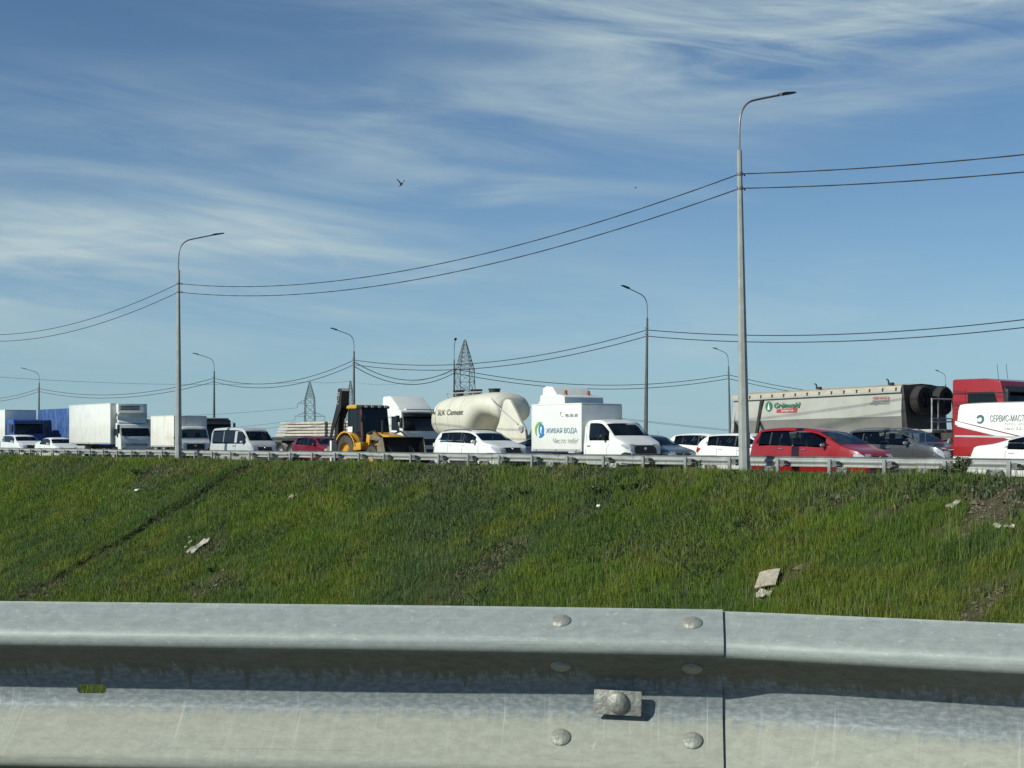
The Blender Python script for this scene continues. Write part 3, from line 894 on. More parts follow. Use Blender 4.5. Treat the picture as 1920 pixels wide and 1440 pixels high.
class Loft:
    """a road-vehicle body as cross-sections along its length; u runs 0 (rear) to 1 (front)"""
    def __init__(s, L, Wd, H, top, belt, arches=(), sill=.22, tumble=.28, plan=((0, .86), (.06, .95), (.15, 1), (.86, 1), (.95, .95), (1, .80)), roundness=1.0, x0=None, front_low=None):
        s.L, s.Wd, s.H = L, Wd, H
        s.x0 = -L / 2 if x0 is None else x0
        t = chaikin([(u, z * H) for u, z in top], 2)
        s.tu, s.tz = np.array([a for a, b in t]), np.array([b for a, b in t])
        s.bu, s.bz = np.array([a for a, b in belt]), np.array([b * H for a, b in belt])
        pl = chaikin(plan, 1); s.pu, s.pw = np.array([a for a, b in pl]), np.array([b for a, b in pl])
        s.arches, s.sill, s.tumble = arches, sill, tumble
    def x(s, u): return s.x0 + u * s.L
    def ztop(s, u): return float(np.interp(u, s.tu, s.tz))
    def zbot(s, u):
        z = s.sill
        if u < .04: z += (.04 - u) * 2.2
        if u > .96: z += (u - .96) * 1.5
        for xc, R in s.arches:
            d = abs(s.x(u) - xc)
            if d < R: z = max(z, R * .96 + 0.02 - R + math.sqrt(R * R - d * d))
        return z
    def sec(s, u):
        zt = s.ztop(u); z0 = min(s.zbot(u), zt - .12)
        zb = min(float(np.interp(u, s.bu, s.bz)), zt - .03)
        zb = max(zb, z0 + .06)
        w = s.Wd / 2 * float(np.interp(u, s.pu, s.pw))
        h = zt - zb; k = zb - z0
        y5 = w * .965; y6 = y5 - s.tumble * h * .85; f = min(1, h / .35)
        y7 = y6 - .03 - .05 * f
        return [(0, z0), (w * .92, z0), (w * .985, z0 + min(.10, k * .3)), (w, z0 + .48 * k), (w * .992, z0 + .82 * k), (y5, zb),
                (y6, zb + .82 * h), (y7, zb + .955 * h), (y7 * .55, zb + .99 * h), (0, zt)]
    def half(s, u, z):
        q = s.sec(u)[1:]
        for (ya, za), (yb, zb) in zip(q[:-1], q[1:]):
            if za <= z <= zb and zb > za: return ya + (yb - ya) * (z - za) / (zb - za)
        return q[2][0] if z < q[0][1] else q[-2][0]
    def interior(s, root, ua, ub, front=(.47,), rear=(.24,), dash=(.70, .77)):
        """dark tub, seats, dashboard and steering wheel seen through the glass"""
        zb = lambda u: float(np.interp(u, s.bu, s.bz))
        us = np.linspace(ua, ub, 8); m = MB()
        m.grid([[(s.x(u), y * (s.half(u, zb(u) - .14) - .05), zb(u) - .14) for y in (-1, 1)] for u in us]); m.build('cabin_floor', SEAT, root)
        for u in front + rear:
            z0 = zb(u) - .14; zt = min(s.ztop(u) - .20, z0 + .52) if u in front else min(s.ztop(u) - .25, z0 + .34)
            for sg in (-1, 1):
                y = sg * s.Wd * .21; m = MB(); m.prism([(-.02, z0), (.12, z0), (.0, zt - .14), (-.10, zt - .14)], y - .22, y + .22); o = m.build('seat', SEAT, root, bevel=.03); o.location = (s.x(u), 0, 0)
                h = MB(); h.box(-.13, -.03, y - .12, y + .12, zt - .12, zt + .06); h.build('headrest', SEAT, o, bevel=.03)
        u0, u1 = dash; z = zb(u0); m = MB(); m.box(s.x(u0), s.x(u1) - .03, -s.Wd * .40, s.Wd * .40, z - .16, z - .01); m.build('dashboard', SEAT, root, bevel=.03)
        m = MB(); m.tube([(-.05 * math.sin(a), .18 * math.cos(a), .17 * math.sin(a)) for a in np.linspace(0, 2 * math.pi, 17)], .014, 5); o = m.build('steering_wheel', BLACK, root); o.location = (s.x(u0) - .08, s.Wd * .21, z + .03)
    def body(s, material, parent, name='body', n=44, side=None, tops=()):
        us = set(np.linspace(0, 1, n).tolist())
        for xc, R in s.arches:
            for d in np.linspace(-1, 1, 13): us.add(min(1, max(0, (xc + d * R * .999 - s.x0) / s.L)))
        us = sorted(us); rows = []
        for u in us:
            q = s.sec(u); x = s.x(u)
            rows.append([(x, -y, z) for y, z in q] + [(x, y, z) for y, z in q[::-1][1:]])
        mb = MB(); m = len(rows[0])
        mb.v = [p for r in rows for p in r]
        for i in range(len(rows) - 1):
            um = (us[i] + us[i + 1]) / 2
            for k in range(m - 1):
                if side and side[0] < um < side[1] and k in (5, m - 7): continue
                if 7 <= k <= m - 9 and any(a < um < b for a, b in tops): continue
                mb.f.append((i * m + k, i * m + k + 1, (i + 1) * m + k + 1, (i + 1) * m + k))
        mb.f.append(tuple(range(m))); mb.f.append(tuple((len(rows) - 1) * m + k for k in range(m - 1, -1, -1)))
        return mb.build(name, material, parent, ang=42)
    def side_patch(s, poly, material, parent, name='side_window', off=.006, both=True, sides=(-1, 1), cuts=2):
        """polygon given as (u, z as fraction of H), laid on the flank; far side too unless told otherwise"""
        for sg in (sides if both else (-1,)):
            bm = bmesh.new()
            vs = [bm.verts.new((u, 0, z * s.H)) for u, z in poly]
            bm.faces.new(vs)
            bmesh.ops.triangulate(bm, faces=bm.faces[:])
            bmesh.ops.subdivide_edges(bm, edges=bm.edges[:], cuts=cuts, use_grid_fill=True)
            for v in bm.verts:
                u, z = v.co.x, v.co.z
                v.co = (s.x(u), sg * (s.half(u, z) + off), z)
            bmesh.ops.recalc_face_normals(bm, faces=bm.faces)
            me = bpy.data.meshes.new(name); bm.to_mesh(me); bm.free()
            me.polygons.foreach_set('use_smooth', [True] * len(me.polygons))
            if me.polygons[0].normal.y * sg < 0: me.flip_normals()
            me.materials.append(material)
            link(bpy.data.objects.new(name, me), parent)
    def top_patch(s, u0, u1, material, parent, name='windshield', off=.007, frac=.97, n=8, m=11):
        rows = []
        for u in np.linspace(u0, u1, n):
            q = s.sec(u); y7, z7 = q[7]; y8, z8 = q[8]; zt = q[9][1]
            e = .01; sl = (s.ztop(min(1, u + e)) - s.ztop(max(0, u - e))) / ((min(1, u + e) - max(0, u - e)) * s.L)
            nx, nz = -sl, 1; k = math.hypot(nx, nz); nx /= k; nz /= k
            row = []
            for f in np.linspace(-1, 1, m):
                y = f * y7 * frac; a = abs(y)
                z = zt + (z8 - zt) * a / y8 if a < y8 else z8 + (z7 - z8) * (a - y8) / (y7 - y8)
                row.append((s.x(u) + nx * off, y, z + nz * off))
            rows.append(row)
        mb = MB(); mb.grid(rows); o = mb.build(name, material, parent)
        if sum(p.normal.z for p in o.data.polygons) < 0: o.data.flip_normals()
        return o
    def fx(s, y, z):
        """front surface x at a height"""
        if z <= s.tz[-1]: return s.x(1.0)
        for k in range(len(s.tu) - 1, 0, -1):
            if s.tz[k - 1] >= z >= s.tz[k]:
                u = s.tu[k] + (s.tu[k - 1] - s.tu[k]) * (z - s.tz[k]) / max(1e-6, s.tz[k - 1] - s.tz[k]); return s.x(u)
        return s.x(1.0)
    def front_patch(s, y0, y1, za, zb, material, parent, name, off=.01, za2=None, zb2=None, m=6):
        """quad on the nose; z in metres, second heights at y1 if given"""
        za2 = za if za2 is None else za2; zb2 = zb if zb2 is None else zb2
        rows = []
        for i in range(m + 1):
            f = i / m; y = y0 + (y1 - y0) * f; a, b = za + (za2 - za) * f, zb + (zb2 - zb) * f
            rows.append([(s.fx(y, a + (b - a) * g) + off, y, a + (b - a) * g) for g in (0, .33, .66, 1)])
        mb = MB(); mb.grid(rows); o = mb.build(name, material, parent)
        if sum(p.normal.x for p in o.data.polygons) < 0: o.data.flip_normals()
        return o
    def headlight(s, parent, z0, z1, depth=.10, inner=.34, material=LAMP, zin=None):
        for sg in (-1, 1):
            rows = []
            w1 = s.half(1.0, min(z0, s.tz[-1] - .05))
            for u in np.linspace(1 - depth, .985, 6):
                f = (u - (1 - depth)) / depth
                a, b = z0 + (z1 - z0) * .75 * (1 - f), z1
                b = min(b, s.sec(u)[6][1] - .0)
                rows.append([(s.x(u), sg * (s.half(u, a + (b - a) * g) + .008), a + (b - a) * g) for g in (0, .33, .66, 1)])
            a, b = (z0, z1) if zin is None else zin
            for y in np.linspace(w1 * .96, w1 - inner, 5):
                rows.append([(s.fx(y, a + (b - a) * g) + .012, sg * y, a + (b - a) * g) for g in (0, .33, .66, 1)])
            mb = MB(); mb.grid(rows); mb.build('headlight', material, parent)
    def mirror(s, parent, u, z, material, size=.11):
        for sg in (-1, 1):
            y = s.half(u, z)
            mb = MB(); mb.lathe([(.001, -size), (size * .55, -size * .85), (size * .72, -size * .2), (size * .66, size * .5), (.3 * size, size * .95), (.001, size)], 'y', 12)
            o = mb.build('mirror', material, parent, ang=70); o.location = (s.x(u), sg * (y + size * 1.05), z + .02); o.scale = (.75, 1, 1)
            st = MB(); st.box(-.03, .03, -size * 1.1, 0, -.05, -.015); so = st.build('stalk', BLACK, o)
            if sg < 0: so.rotation_euler = (0, 0, math.pi)
    def handle(s, parent, u, z, material):
        for sg in (-1, 1):
            y = s.half(u, z); mb = MB(); mb.box(-.09, .09, -.018, .018, -.014, .014)
            o = mb.build('door_handle', material, parent, bevel=.008); o.location = (s.x(u), sg * (y + .012), z)
    def seam(s, parent, pts, wd=.006, material=BLACK):
        for sg in (-1,):
            rows = [[(s.x(u) - wd, sg * (s.half(u, z) + .004), z), (s.x(u) + wd, sg * (s.half(u, z) + .004), z)] for u, z in pts]
            mb = MB(); mb.grid(rows); mb.build('door_seam', material, parent)
    def arch_trim(s, parent, material=BLACK, wd=.06):
        for xc, R in s.arches:
            for sg in (-1, 1):
                rows = []
                for k in range(13):
                    a = math.pi * (k / 12) ; row = []
                    for rr in (R - .01, R + wd):
                        x = xc + rr * math.cos(a); z = max(s.sill, R * .96 + .02 - R + rr * math.sin(a))
                        u = (x - s.x0) / s.L; row.append((x, sg * (s.half(u, z) + .012), z))
                    rows.append(row)
                mb = MB(); mb.grid(rows); mb.build('wheel_arch_trim', material, parent)

SHAPES = dict(
    sedan=dict(top=((0, .56), (.008, .66), (.03, .735), (.13, .76), (.20, .80), (.35, .955), (.43, .99), (.53, 1.0), (.61, .965), (.765, .70), (.80, .665), (.93, .575), (.98, .50), (1, .36)),
               belt=((0, .64), (.2, .67), (.5, .655), (.78, .625), (.95, .52), (1, .36)), ws=(.635, .755), rw=(.175, .335),
               panes=(((.245, .70), (.33, .865), (.40, .915), (.475, .93), (.475, .685)), ((.492, .685), (.492, .93), (.545, .925), (.605, .89), (.715, .68)))),
    hatch=dict(top=((0, .56), (.006, .66), (.03, .76), (.10, .93), (.16, .975), (.36, 1.0), (.50, .99), (.59, .955), (.765, .69), (.80, .66), (.93, .58), (.98, .50), (1, .36)),
               belt=((0, .66), (.2, .70), (.5, .66), (.78, .62), (.95, .52), (1, .36)), ws=(.605, .755), rw=(.035, .10),
               panes=(((.115, .75), (.19, .865), (.25, .885), (.25, .725)), ((.262, .72), (.262, .89), (.34, .925), (.45, .935), (.45, .685)), ((.467, .685), (.467, .935), (.53, .925), (.59, .89), (.71, .675)))),
    suv=dict(top=((0, .50), (.006, .64), (.025, .72), (.075, .92), (.09, .965), (.2, .985), (.38, 1), (.53, .985), (.605, .95), (.765, .71), (.80, .68), (.93, .615), (.975, .56), (1, .40)),
             belt=((0, .66), (.2, .69), (.5, .665), (.78, .64), (.95, .56), (1, .40)), ws=(.622, .755), rw=(.03, .075),
             panes=(((.095, .745), (.155, .885), (.24, .90), (.24, .715)), ((.252, .71), (.252, .905), (.44, .93), (.44, .69)), ((.457, .69), (.457, .93), (.53, .92), (.60, .885), (.715, .68)))),
    minivan=dict(top=((0, .50), (.006, .64), (.05, .92), (.075, .965), (.22, 1), (.42, .995), (.54, .955), (.62, .90), (.79, .655), (.83, .61), (.94, .53), (.98, .45), (1, .32)),
                 belt=((0, .62), (.2, .64), (.5, .62), (.8, .58), (.95, .48), (1, .32)), ws=(.60, .785), rw=(.012, .05),
                 panes=(((.055, .68), (.095, .87), (.19, .895), (.19, .66)), ((.203, .66), (.203, .90), (.415, .91), (.415, .645)), ((.432, .645), (.432, .91), (.50, .895), (.58, .845), (.72, .635)))),
    minibus=dict(top=((0, .45), (.004, .58), (.025, .95), (.05, .985), (.3, 1), (.68, .99), (.77, .955), (.925, .60), (.95, .565), (.985, .46), (1, .32)),
                 belt=((0, .54), (.3, .54), (.7, .54), (.93, .53), (1, .32)), ws=(.785, .915), rw=(.008, .022), 
                 panes=(((.045, .585), (.06, .87), (.33, .885), (.33, .58)), ((.34, .58), (.34, .885), (.60, .885), (.60, .57)), ((.655, .57), (.655, .88), (.765, .865), (.885, .565)))),
    panelvan=dict(top=((0, .30), (.002, .90), (.012, .975), (.05, .995), (.3, 1), (.62, .995), (.71, .965), (.76, .92), (.87, .575), (.9, .545), (.965, .43), (.985, .38), (1, .26)),
                  belt=((0, .50), (.3, .50), (.7, .50), (.9, .50), (1, .26)), ws=(.775, .865), rw=None, panes=(((.66, .53), (.66, .80), (.74, .79), (.83, .53)),)),
)

def place(px, lane_p, near_off=0.0):
    """root position for a vehicle whose rear near-side edge shows at photo column px"""
    return s_at(px, lane_p - near_off)

def car(name, label, shape, L, Wd, H, s_rear, p, col, wheel_r=.33, rim=RIM, dark_trim=False, handle=None, rails=False, tail=None, grille=None, group='vehicles stopped in the traffic jam', glass=CLEAR, chrome_line=False, cat='car', wb=(.19, .815)):
    sh = SHAPES[shape]
    root = empty(name, W(s_rear + L / 2, p, 0), ROADROT + random.uniform(-.012, .012), label, cat, group)
    R = wheel_r + .045
    xa, xb = -L / 2 + wb[0] * L, -L / 2 + wb[1] * L
    plan = ((0, .86), (.05, .95), (.15, 1), (.86, 1), (.94, .955), (1, .78)) if shape not in ('minibus', 'panelvan') else ((0, .955), (.02, .985), (.08, 1), (.84, 1), (.94, .97), (1, .84))
    lf = Loft(L, Wd, H, sh['top'], sh['belt'], ((xa, R), (xb, R)), .20 if shape != 'suv' else .24, .30 if shape not in ('minibus', 'panelvan') else .13, plan)
    us_ = [u for pn in sh['panes'] for u, z in pn]
    tops = [(sh['ws'][0] + .005, sh['ws'][1] - .005)] + ([(sh['rw'][0] + .004, sh['rw'][1] - .004)] if sh['rw'] else [])
    lf.body(col, root, side=(min(us_) + .03, max(us_) - .035), tops=tops)
    if shape == 'minibus': lf.interior(root, .03, .93, (.63, .40), (.18,), (.84, .90))
    elif shape == 'panelvan': lf.interior(root, .62, .88, (.66,), (), (.79, .85))
    else: lf.interior(root, min(us_) - .03, .77)
    for sg in (-1, 1):
        for x in (xa, xb): wheel(root, x, sg * (Wd / 2 - .125), wheel_r, .21, rim, 5, sg)
    if shape != 'panelvan':
        us = [u for pn in sh['panes'] for u, z in pn]
    for pn in sh['panes']: lf.side_patch(pn, glass, root, 'side_window')
    for pa, pb in zip(sh['panes'][:-1], sh['panes'][1:]): lf.side_patch((pa[-1], pa[-2], pb[1], pb[0]), col if shape == 'minibus' else BLACK, root, 'door_pillar', .004, cuts=1)
    lf.top_patch(sh['ws'][0], sh['ws'][1], glass, root, 'windshield')
    if sh['rw']: lf.top_patch(sh['rw'][0], sh['rw'][1], glass, root, 'rear_window')
    k = H
    nose = sh['top'][-2][1] * H; low = sh['top'][-1][1] * H
    lf.headlight(root, low * .93, nose * 1.07, .09, .30 * Wd / 1.8)
    g = grille or BLACK
    lf.front_patch(-.26 * Wd, .26 * Wd, low * .86, nose * .99, g, root, 'grille')
    lf.front_patch(-.33 * Wd, .33 * Wd, .30, low * .68, BLACK, root, 'lower_intake', .008)
    lf.front_patch(-.26, .26, low * .72, low * .72 + .11, PLATE, root, 'number_plate', .016)
    em = MB(); em.lathe([(.001, 0), (.05, 0), (.045, .01), (.001, .012)], 'x', 14)
    e = em.build('emblem', CHROME, root); e.location = (lf.fx(0, nose * .93) + .012, 0, nose * .93)
    mz = float(np.interp(.70, lf.bu, lf.bz)) + .06
    lf.mirror(root, .675 if shape not in ('minibus', 'panelvan') else .82, mz, col if handle is None else handle)
    if shape not in ('minibus', 'panelvan'):
        for u in (.30, .50): lf.handle(root, u, float(np.interp(u, lf.bu, lf.bz)) - .10, handle or col)
        b1 = float(np.interp(.48, lf.bu, lf.bz)); lf.seam(root, [(.483, z) for z in np.linspace(.30, b1 - .02, 5)])
        lf.seam(root, [(.735 - .02 * (z - .4), z) for z in np.linspace(.42, b1 - .06, 5)])
        lf.seam(root, [(.265 + (z > .65) * -.005, z) for z in np.linspace(.72, b1 - .02, 4)])
    else:
        lf.handle(root, .63, .48 * H, BLACK); lf.handle(root, .59, .48 * H, BLACK)
        lf.seam(root, [(.635, z) for z in np.linspace(.35, .86 * H, 6)])
    if tail: lf.side_patch(tail, TAILRED, root, 'tail_light', .010)
    if dark_trim:
        lf.arch_trim(root)
        lf.side_patch(((wb[0] + R / L + .012, (.24) / H), (wb[0] + R / L + .012, .40 / H), (wb[1] - R / L - .012, .40 / H), (wb[1] - R / L - .012, .24 / H)), BLACK, root, 'sill_cladding', .010)
    if rails:
        for sg in (-1, 1):
            pts = []
            for u in np.linspace(.13, .56, 12):
                q = lf.sec(u)[7]; f = max(0.0, math.sin(math.pi * (u - .13) / .43)) ** .35
                pts.append((lf.x(u), sg * (q[0] - .02), q[1] + .005 + .05 * f))
            mb = MB(); mb.tube(pts, .018, 6); mb.build('roof_rail', rails, root)
    return root, lf

# --- near lane and the lanes beyond it, from left to right
car('suv_car', 'white crossover car directly behind a white saloon, in front of the blue lorry', 'suv', 4.55, 1.84, 1.67, s_at(62, 37.0) - 4.5, 37.0, WHITE, .35, dark_trim=True)
car('saloon_car', 'white saloon car stopped behind the white refrigerated lorry', 'sedan', 4.45, 1.76, 1.46, s_at(62, 36.15), 37.0, WHITE, .31)
car('minibus', 'silver minibus with dark side windows, beside the lorry carrying concrete slabs', 'minibus', 4.7, 1.72, 1.96, s_at(392.5, 36.15), 37.0, SILVER, .32, cat='van')
car('hatchback_car', 'dark red hatchback beside the concrete slab trailer, behind the yellow digger', 'hatch', 4.05, 1.72, 1.46, s_at(543, 39.85), 40.7, MAROON, .31)
car('suv_car', 'white crossover with black roof rails and wheel arches, beside the cement tanker', 'suv', 4.6, 1.86, 1.68, s_at(809, 36.1), 37.0, WHITE, .36, dark_trim=True, rails=BLACK)
car('saloon_car', 'dark blue saloon between the cement tanker and the water delivery truck', 'sedan', 4.5, 1.78, 1.47, s_at(953, 39.85), 40.7, NAVY, .32)
car('hatchback_car', 'grey-green hatchback just ahead of the water delivery truck', 'hatch', 4.2, 1.74, 1.47, s_at(1266, 38.5) - 4.15, 39.0, GREYGREEN, .31)
car('round_roofed_car', 'white car with a round roofline beyond the white hatchback', 'hatch', 4.3, 1.76, 1.53, s_at(1240, 41.1), 42.0, WHITE, .32)
car('hatchback_car', 'white hatchback with red tail lights behind the red people carrier', 'hatch', 4.3, 1.80, 1.49, s_at(1302, 37.75), 38.6, WHITE, .32, tail=((.004, .55), (.02, .665), (.075, .62), (.045, .595), (.03, .53)))
car('minivan', 'bright red people carrier beside the crash barrier', 'minivan', 4.72, 1.80, 1.655, s_at(1403, 35.75), 36.6, RED, .33, handle=CHROME)
car('suv_car', 'dark grey crossover with silver roof rails under the tipper trailer side', 'suv', 4.3, 1.79, 1.62, s_at(1570, 39.85), 40.7, GREY, .34, dark_trim=True, rails=CHROME, handle=CHROME)
car('saloon_car', 'white saloon in front of the white and red service van', 'sedan', 4.5, 1.76, 1.45, s_at(1817, 36.15), 37.0, WHITE, .32)

# --- white and red service van
van, vl = car('panel_van', 'white and red service van with a gear emblem and grey lettering', 'panelvan', 5.4, 2.05, 2.46, s_at(1786, 39.85), 40.85, WHITE, .34, cat='van', wb=(.22, .80))
van_s = s_at(1786, 39.85)
def vquad(name, pts, material, off):
    vl.side_patch([(max(.004, (s_at(px, 39.83) - van_s) / 5.4), z_at(px, py, 39.83) / 2.46) for px, py in pts], material, van, name, off, both=False, cuts=14)
vquad('red_panel', [(1782, 798), (1783, 855), (1925, 858), (1925, 832)], MANRED, .005)
vquad('white_stripe', [(1783, 789), (1783, 796), (1925, 833), (1925, 824)], WHITE, .011)
vquad('dark_stripe', [(1787, 788.2), (1787, 789.6), (1925, 822.5), (1925, 820.5)], MAROON, .009)
vquad('side_moulding', [(1788, 816), (1788, 819), (1925, 822), (1925, 818)], BOXGREY, .016)
def van_local(px, py, p=39.80):
    x = s_at(px, p) - van_s - 2.7; z = z_at(px, py, p)
    return (x, -(vl.half(min(.6, max(.05, x / 5.4 + .5)), z) + .012), z)
VT = (math.pi / 2 - .11, 0, 0)
a = van_local(1851, 790.5); b = van_local(1926, 790.5)
text('СЕРВИС-МАСТЕР', .28, GREY_T, van, a, width=b[0] - a[0], rot=VT)
a = van_local(1880, 797); text('ООО', .10, PALE_T, van, a, width=.35, rot=VT); text('«Сервис»', .10, PALE_T, van, (a[0] + .45, a[1], a[2]), width=.75, rot=VT)
a = van_local(1878, 806); text('тел.22-22-04-74', .12, PALE_T, van, a, width=1.5, rot=VT)
g = MB(); gc = van_local(1833, 786); pts = []
for k in range(28):
    a0 = math.radians(-140) + math.radians(300) * k / 27
    ro = .155 if k % 2 else .135
    pts.append([(math.cos(a0) * ro, 0, math.sin(a0) * ro), (math.cos(a0) * .075 - .015, 0, math.sin(a0) * .075 - .01)])
g.grid(pts); o = g.build('gear_emblem', TEAL_T, van, smooth=False); o.location = gc; o.rotation_euler = (-.11, 0, 0)

# ---------------------------------------------------------------- lorries
def wheels(root, xs, half, r=.5, w=.28, rim=BOXGREY, twin=False):
    for x in xs:
        for sg in (-1, 1):
            wheel(root, x, sg * (half - w / 2), r, w * (2 if twin else 1), rim, 0, sg)

def flat(name, pts, material, parent, thick=.01, bevel=0.0):
    """a thin plate from a planar quad or polygon, thickened along its normal"""
    ps = [Vector(p) for p in pts]; n = (ps[1] - ps[0]).cross(ps[-1] - ps[0]).normalized() * thick
    k = len(ps); mb = MB()
    mb.add(ps + [p + n for p in ps], [tuple(range(k)), tuple(range(2 * k - 1, k - 1, -1))] + [(i, (i + 1) % k, k + (i + 1) % k, k + i) for i in range(k)])
    return mb.build(name, material, parent, bevel=bevel)

def box_body(root, x0, x1, wd, z0, z1, material, name='cargo_box', trim=BOXGREY):
    b = MB(); b.box(x0, x1, -wd / 2, wd / 2, z0, z1); body = b.build(name, material, root, bevel=.02)
    e = .05
    for sg in (-1, 1):
        for x in (x0 + e / 2, x1 - e / 2):
            m = MB(); m.box(x - e / 2 - .004, x + e / 2 + .004, sg * wd / 2 - .006, sg * wd / 2 + .006, z0 + .002, z1 - .002); m.build('corner_post', material, body, bevel=.004)
        m = MB(); m.box(x0 + .06, x1 - .06, sg * wd / 2 - .007, sg * wd / 2 + .007, z0, z0 + .10); m.build('bottom_rail', trim, body, bevel=.004)
        m = MB(); m.box(x0 + .06, x1 - .06, sg * wd / 2 - .007, sg * wd / 2 + .007, z1 - .05, z1 + .004); m.build('top_rail', material, body, bevel=.004)
        for k in range(3):
            xx = x0 + (x1 - x0) * (.1 + .4 * k)
            m = MB(); m.lathe([(.03, 0), (.03, .012), (.001, .014)], 'x', 8); q = m.build('marker_lamp', ORANGE, body); q.location = (xx, sg * (wd / 2 + .006), z0 + .05); q.rotation_euler = (0, 0, math.radians(-90 if sg < 0 else 90))
    m = MB(); m.box(x1 - .002, x1 + .008, -wd / 2 + .08, wd / 2 - .08, z1 - .07, z1 - .03); m.build('front_trim', trim, body)
    return body

def coe_cab(root, xr, xf, wd, z0, z1, col, ws_lo, ws_hi=None, rake=.22, nose=.06, lower=None, visor=BLACK, grille=DARK, side=(.30, .86), mirror_mat=BLACK, bumper=None, glass=GLASS, glassx=.16, step=True, toprake=.10):
    """forward-control cab: xr rear wall, xf front plane, ws_lo/ws_hi windshield heights"""
    ws_hi = ws_hi or z1 - .32
    prof = [(xr, z0 + .28), (xr, z1 - .05), (xr + .06, z1), (xf - rake - toprake - .25, z1), (xf - rake - .02, z1 - .10), (xf - .02, ws_lo), (xf + nose, ws_lo - .35), (xf + nose, z0), (xf - .35, z0), (xf - .42, z0 + .28)]
    m = MB(); m.prism(prof, -wd / 2, wd / 2)
    cab = m.build('cab', col, root, bevel=.055, seg=3)
    def xw(z): return xf - .02 + (z - ws_lo) / (z1 - .10 - ws_lo) * (-rake)
    hw = wd / 2 - .10
    flat('windshield', [(xw(ws_lo) + .012, -hw, ws_lo + .03), (xw(ws_lo) + .012, hw, ws_lo + .03), (xw(ws_hi) + .012, hw - .03, ws_hi), (xw(ws_hi) + .012, -hw + .03, ws_hi)], glass, root, .012, .004)
    for sg in (-1, 1):
        y = sg * (wd / 2 + .004)
        x1 = xf - .30; x0 = x1 - glassx - .62
        zl, zh = ws_lo + .02, ws_hi - .05
        pts = [(x0, y, zl + .05), (x0, y, zh), (x1 - .22, y, zh), (x1 + .02, y, zl + .02), (x1 - .12, y, zl - .12), (x1 - .30, y, zl + .03)]
        if sg > 0: pts = pts[::-1]
        flat('side_window', pts, glass, root, .006)
        dx0, dx1 = x0 - .10, x1 + .10
        m = MB(); m.box(dx0 - .006, dx0 + .006, y - .004, y + .004, z0 + .45, zh + .1); m.build('door_seam', BLACK, root)
        m = MB(); m.box(x0 + .05, x0 + .22, y - .02, y + .02, zl - .20, zl - .15); m.build('door_handle', BLACK, root, bevel=.01)
        m = MB(); m.box(-.09, .09, -.06, .06, -.27, .27); mi = m.build('mirror', mirror_mat, root, bevel=.03); mi.location = (xf + .06, sg * (wd / 2 + .16), ws_lo + .45)
        m = MB(); m.tube([(0, -sg * .16, .32), (0, 0, .32), (0, 0, -.30), (0, -sg * .16, -.32)], .015, 5); m.build('bracket', BLACK, mi)
    if visor is not None:
        m = MB(); m.prism([(xw(ws_hi) + .005, ws_hi - .02), (xw(ws_hi) + .20, ws_hi - .08), (xw(ws_hi) + .21, ws_hi - .05), (xw(ws_hi) - .01, ws_hi + .14)], -hw, hw); m.build('sun_visor', visor, root)
    xn = xf + nose
    m = MB(); m.prism([(xn + .004, z0 + .36), (xn + .018, z0 + .36), (xn + .018, ws_lo - .40), (xn + .004, ws_lo - .40)], -wd * .36, wd * .36); gp = m.build('grille', grille, root)
    nb = 4
    for k in range(nb):
        z = z0 + .42 + (ws_lo - .50 - z0 - .42) * k / (nb - 1)
        m = MB(); m.box(xn + .016, xn + .035, -wd * .34, wd * .34, z - .025, z + .025); m.build('grille_bar', grille, gp, bevel=.008)
    m = MB(); m.box(xn - .30, xn + .06, -wd / 2 - .02, wd / 2 + .02, z0 - .22, z0 + .14); m.build('bumper', bumper or col, root, bevel=.05)
    for sg in (-1, 1):
        m = MB(); m.box(xn + .02, xn + .075, sg * wd * .40 - .17, sg * wd * .40 + .17, z0 + .10, z0 + .30); m.build('headlight', LAMP, root, bevel=.03)
    m = MB(); m.box(xn + .06, xn + .075, -.26, .26, z0 - .08, z0 + .03); m.build('number_plate', PLATE, root)
    return cab

def frame(root, x0, x1, z0=.72, z1=.95, half=.42):
    for sg in (-1, 1):
        m = MB(); m.box(x0, x1, sg * half - .05, sg * half + .05, z0, z1); m.build('chassis_rail', CHASSIS, root)

def truck_root(name, label, s_front, p, cat='truck'):
    """origin at the foremost point, on the road"""
    return empty(name, W(s_front, p, 0), ROADROT, label, cat, 'vehicles stopped in the traffic jam')

def s_from(px, p): return s_at(px, p)

# white refrigerated lorry
RF = s_at(285, 38.0)
t = truck_root('refrigerated_truck', 'white refrigerated lorry with roof fairing ahead of a white saloon', RF, 37.0)
s0 = s_at(130, 35.8) - RF; s1 = s_at(207, 35.8) - RF
zt_ = z_at(130, 760, 35.8)
bx = box_body(t, s0, s1, 2.40, 1.02, zt_, WHITE2)
coe_cab(t, s1 + .35, -.08, 2.05, .55, z_at(250, 793, 37), WHITE, 1.48, rake=.30, lower=None, visor=None, grille=BOXGREY, bumper=BOXGREY, glassx=.05)
frame(t, s0 + .3, -.6); wheels(t, (s1 - 4.7, -1.15), 1.05, .40, .24)
m = MB(); zc = z_at(250, 793, 37)
m.prism([(s1 + .40, zc), (s1 + .42, zc + .62), (s1 + .75, zc + .66), (-.75, zc + .30), (-.55, zc)], -.95, .95); m.build('roof_fairing', WHITE, t, bevel=.09, seg=3)
m = MB(); m.box(s1 + .01, s1 + .36, -.85, .85, zt_ - .62, zt_ - .02); ru = m.build('cooling_unit', WHITE, t, bevel=.05)
for k in range(3):
    m = MB(); m.box(s1 + .362, s1 + .378, -.70, .55, zt_ - .22 - k * .10, zt_ - .16 - k * .10); m.build('cooling_grille', BLACK, ru)
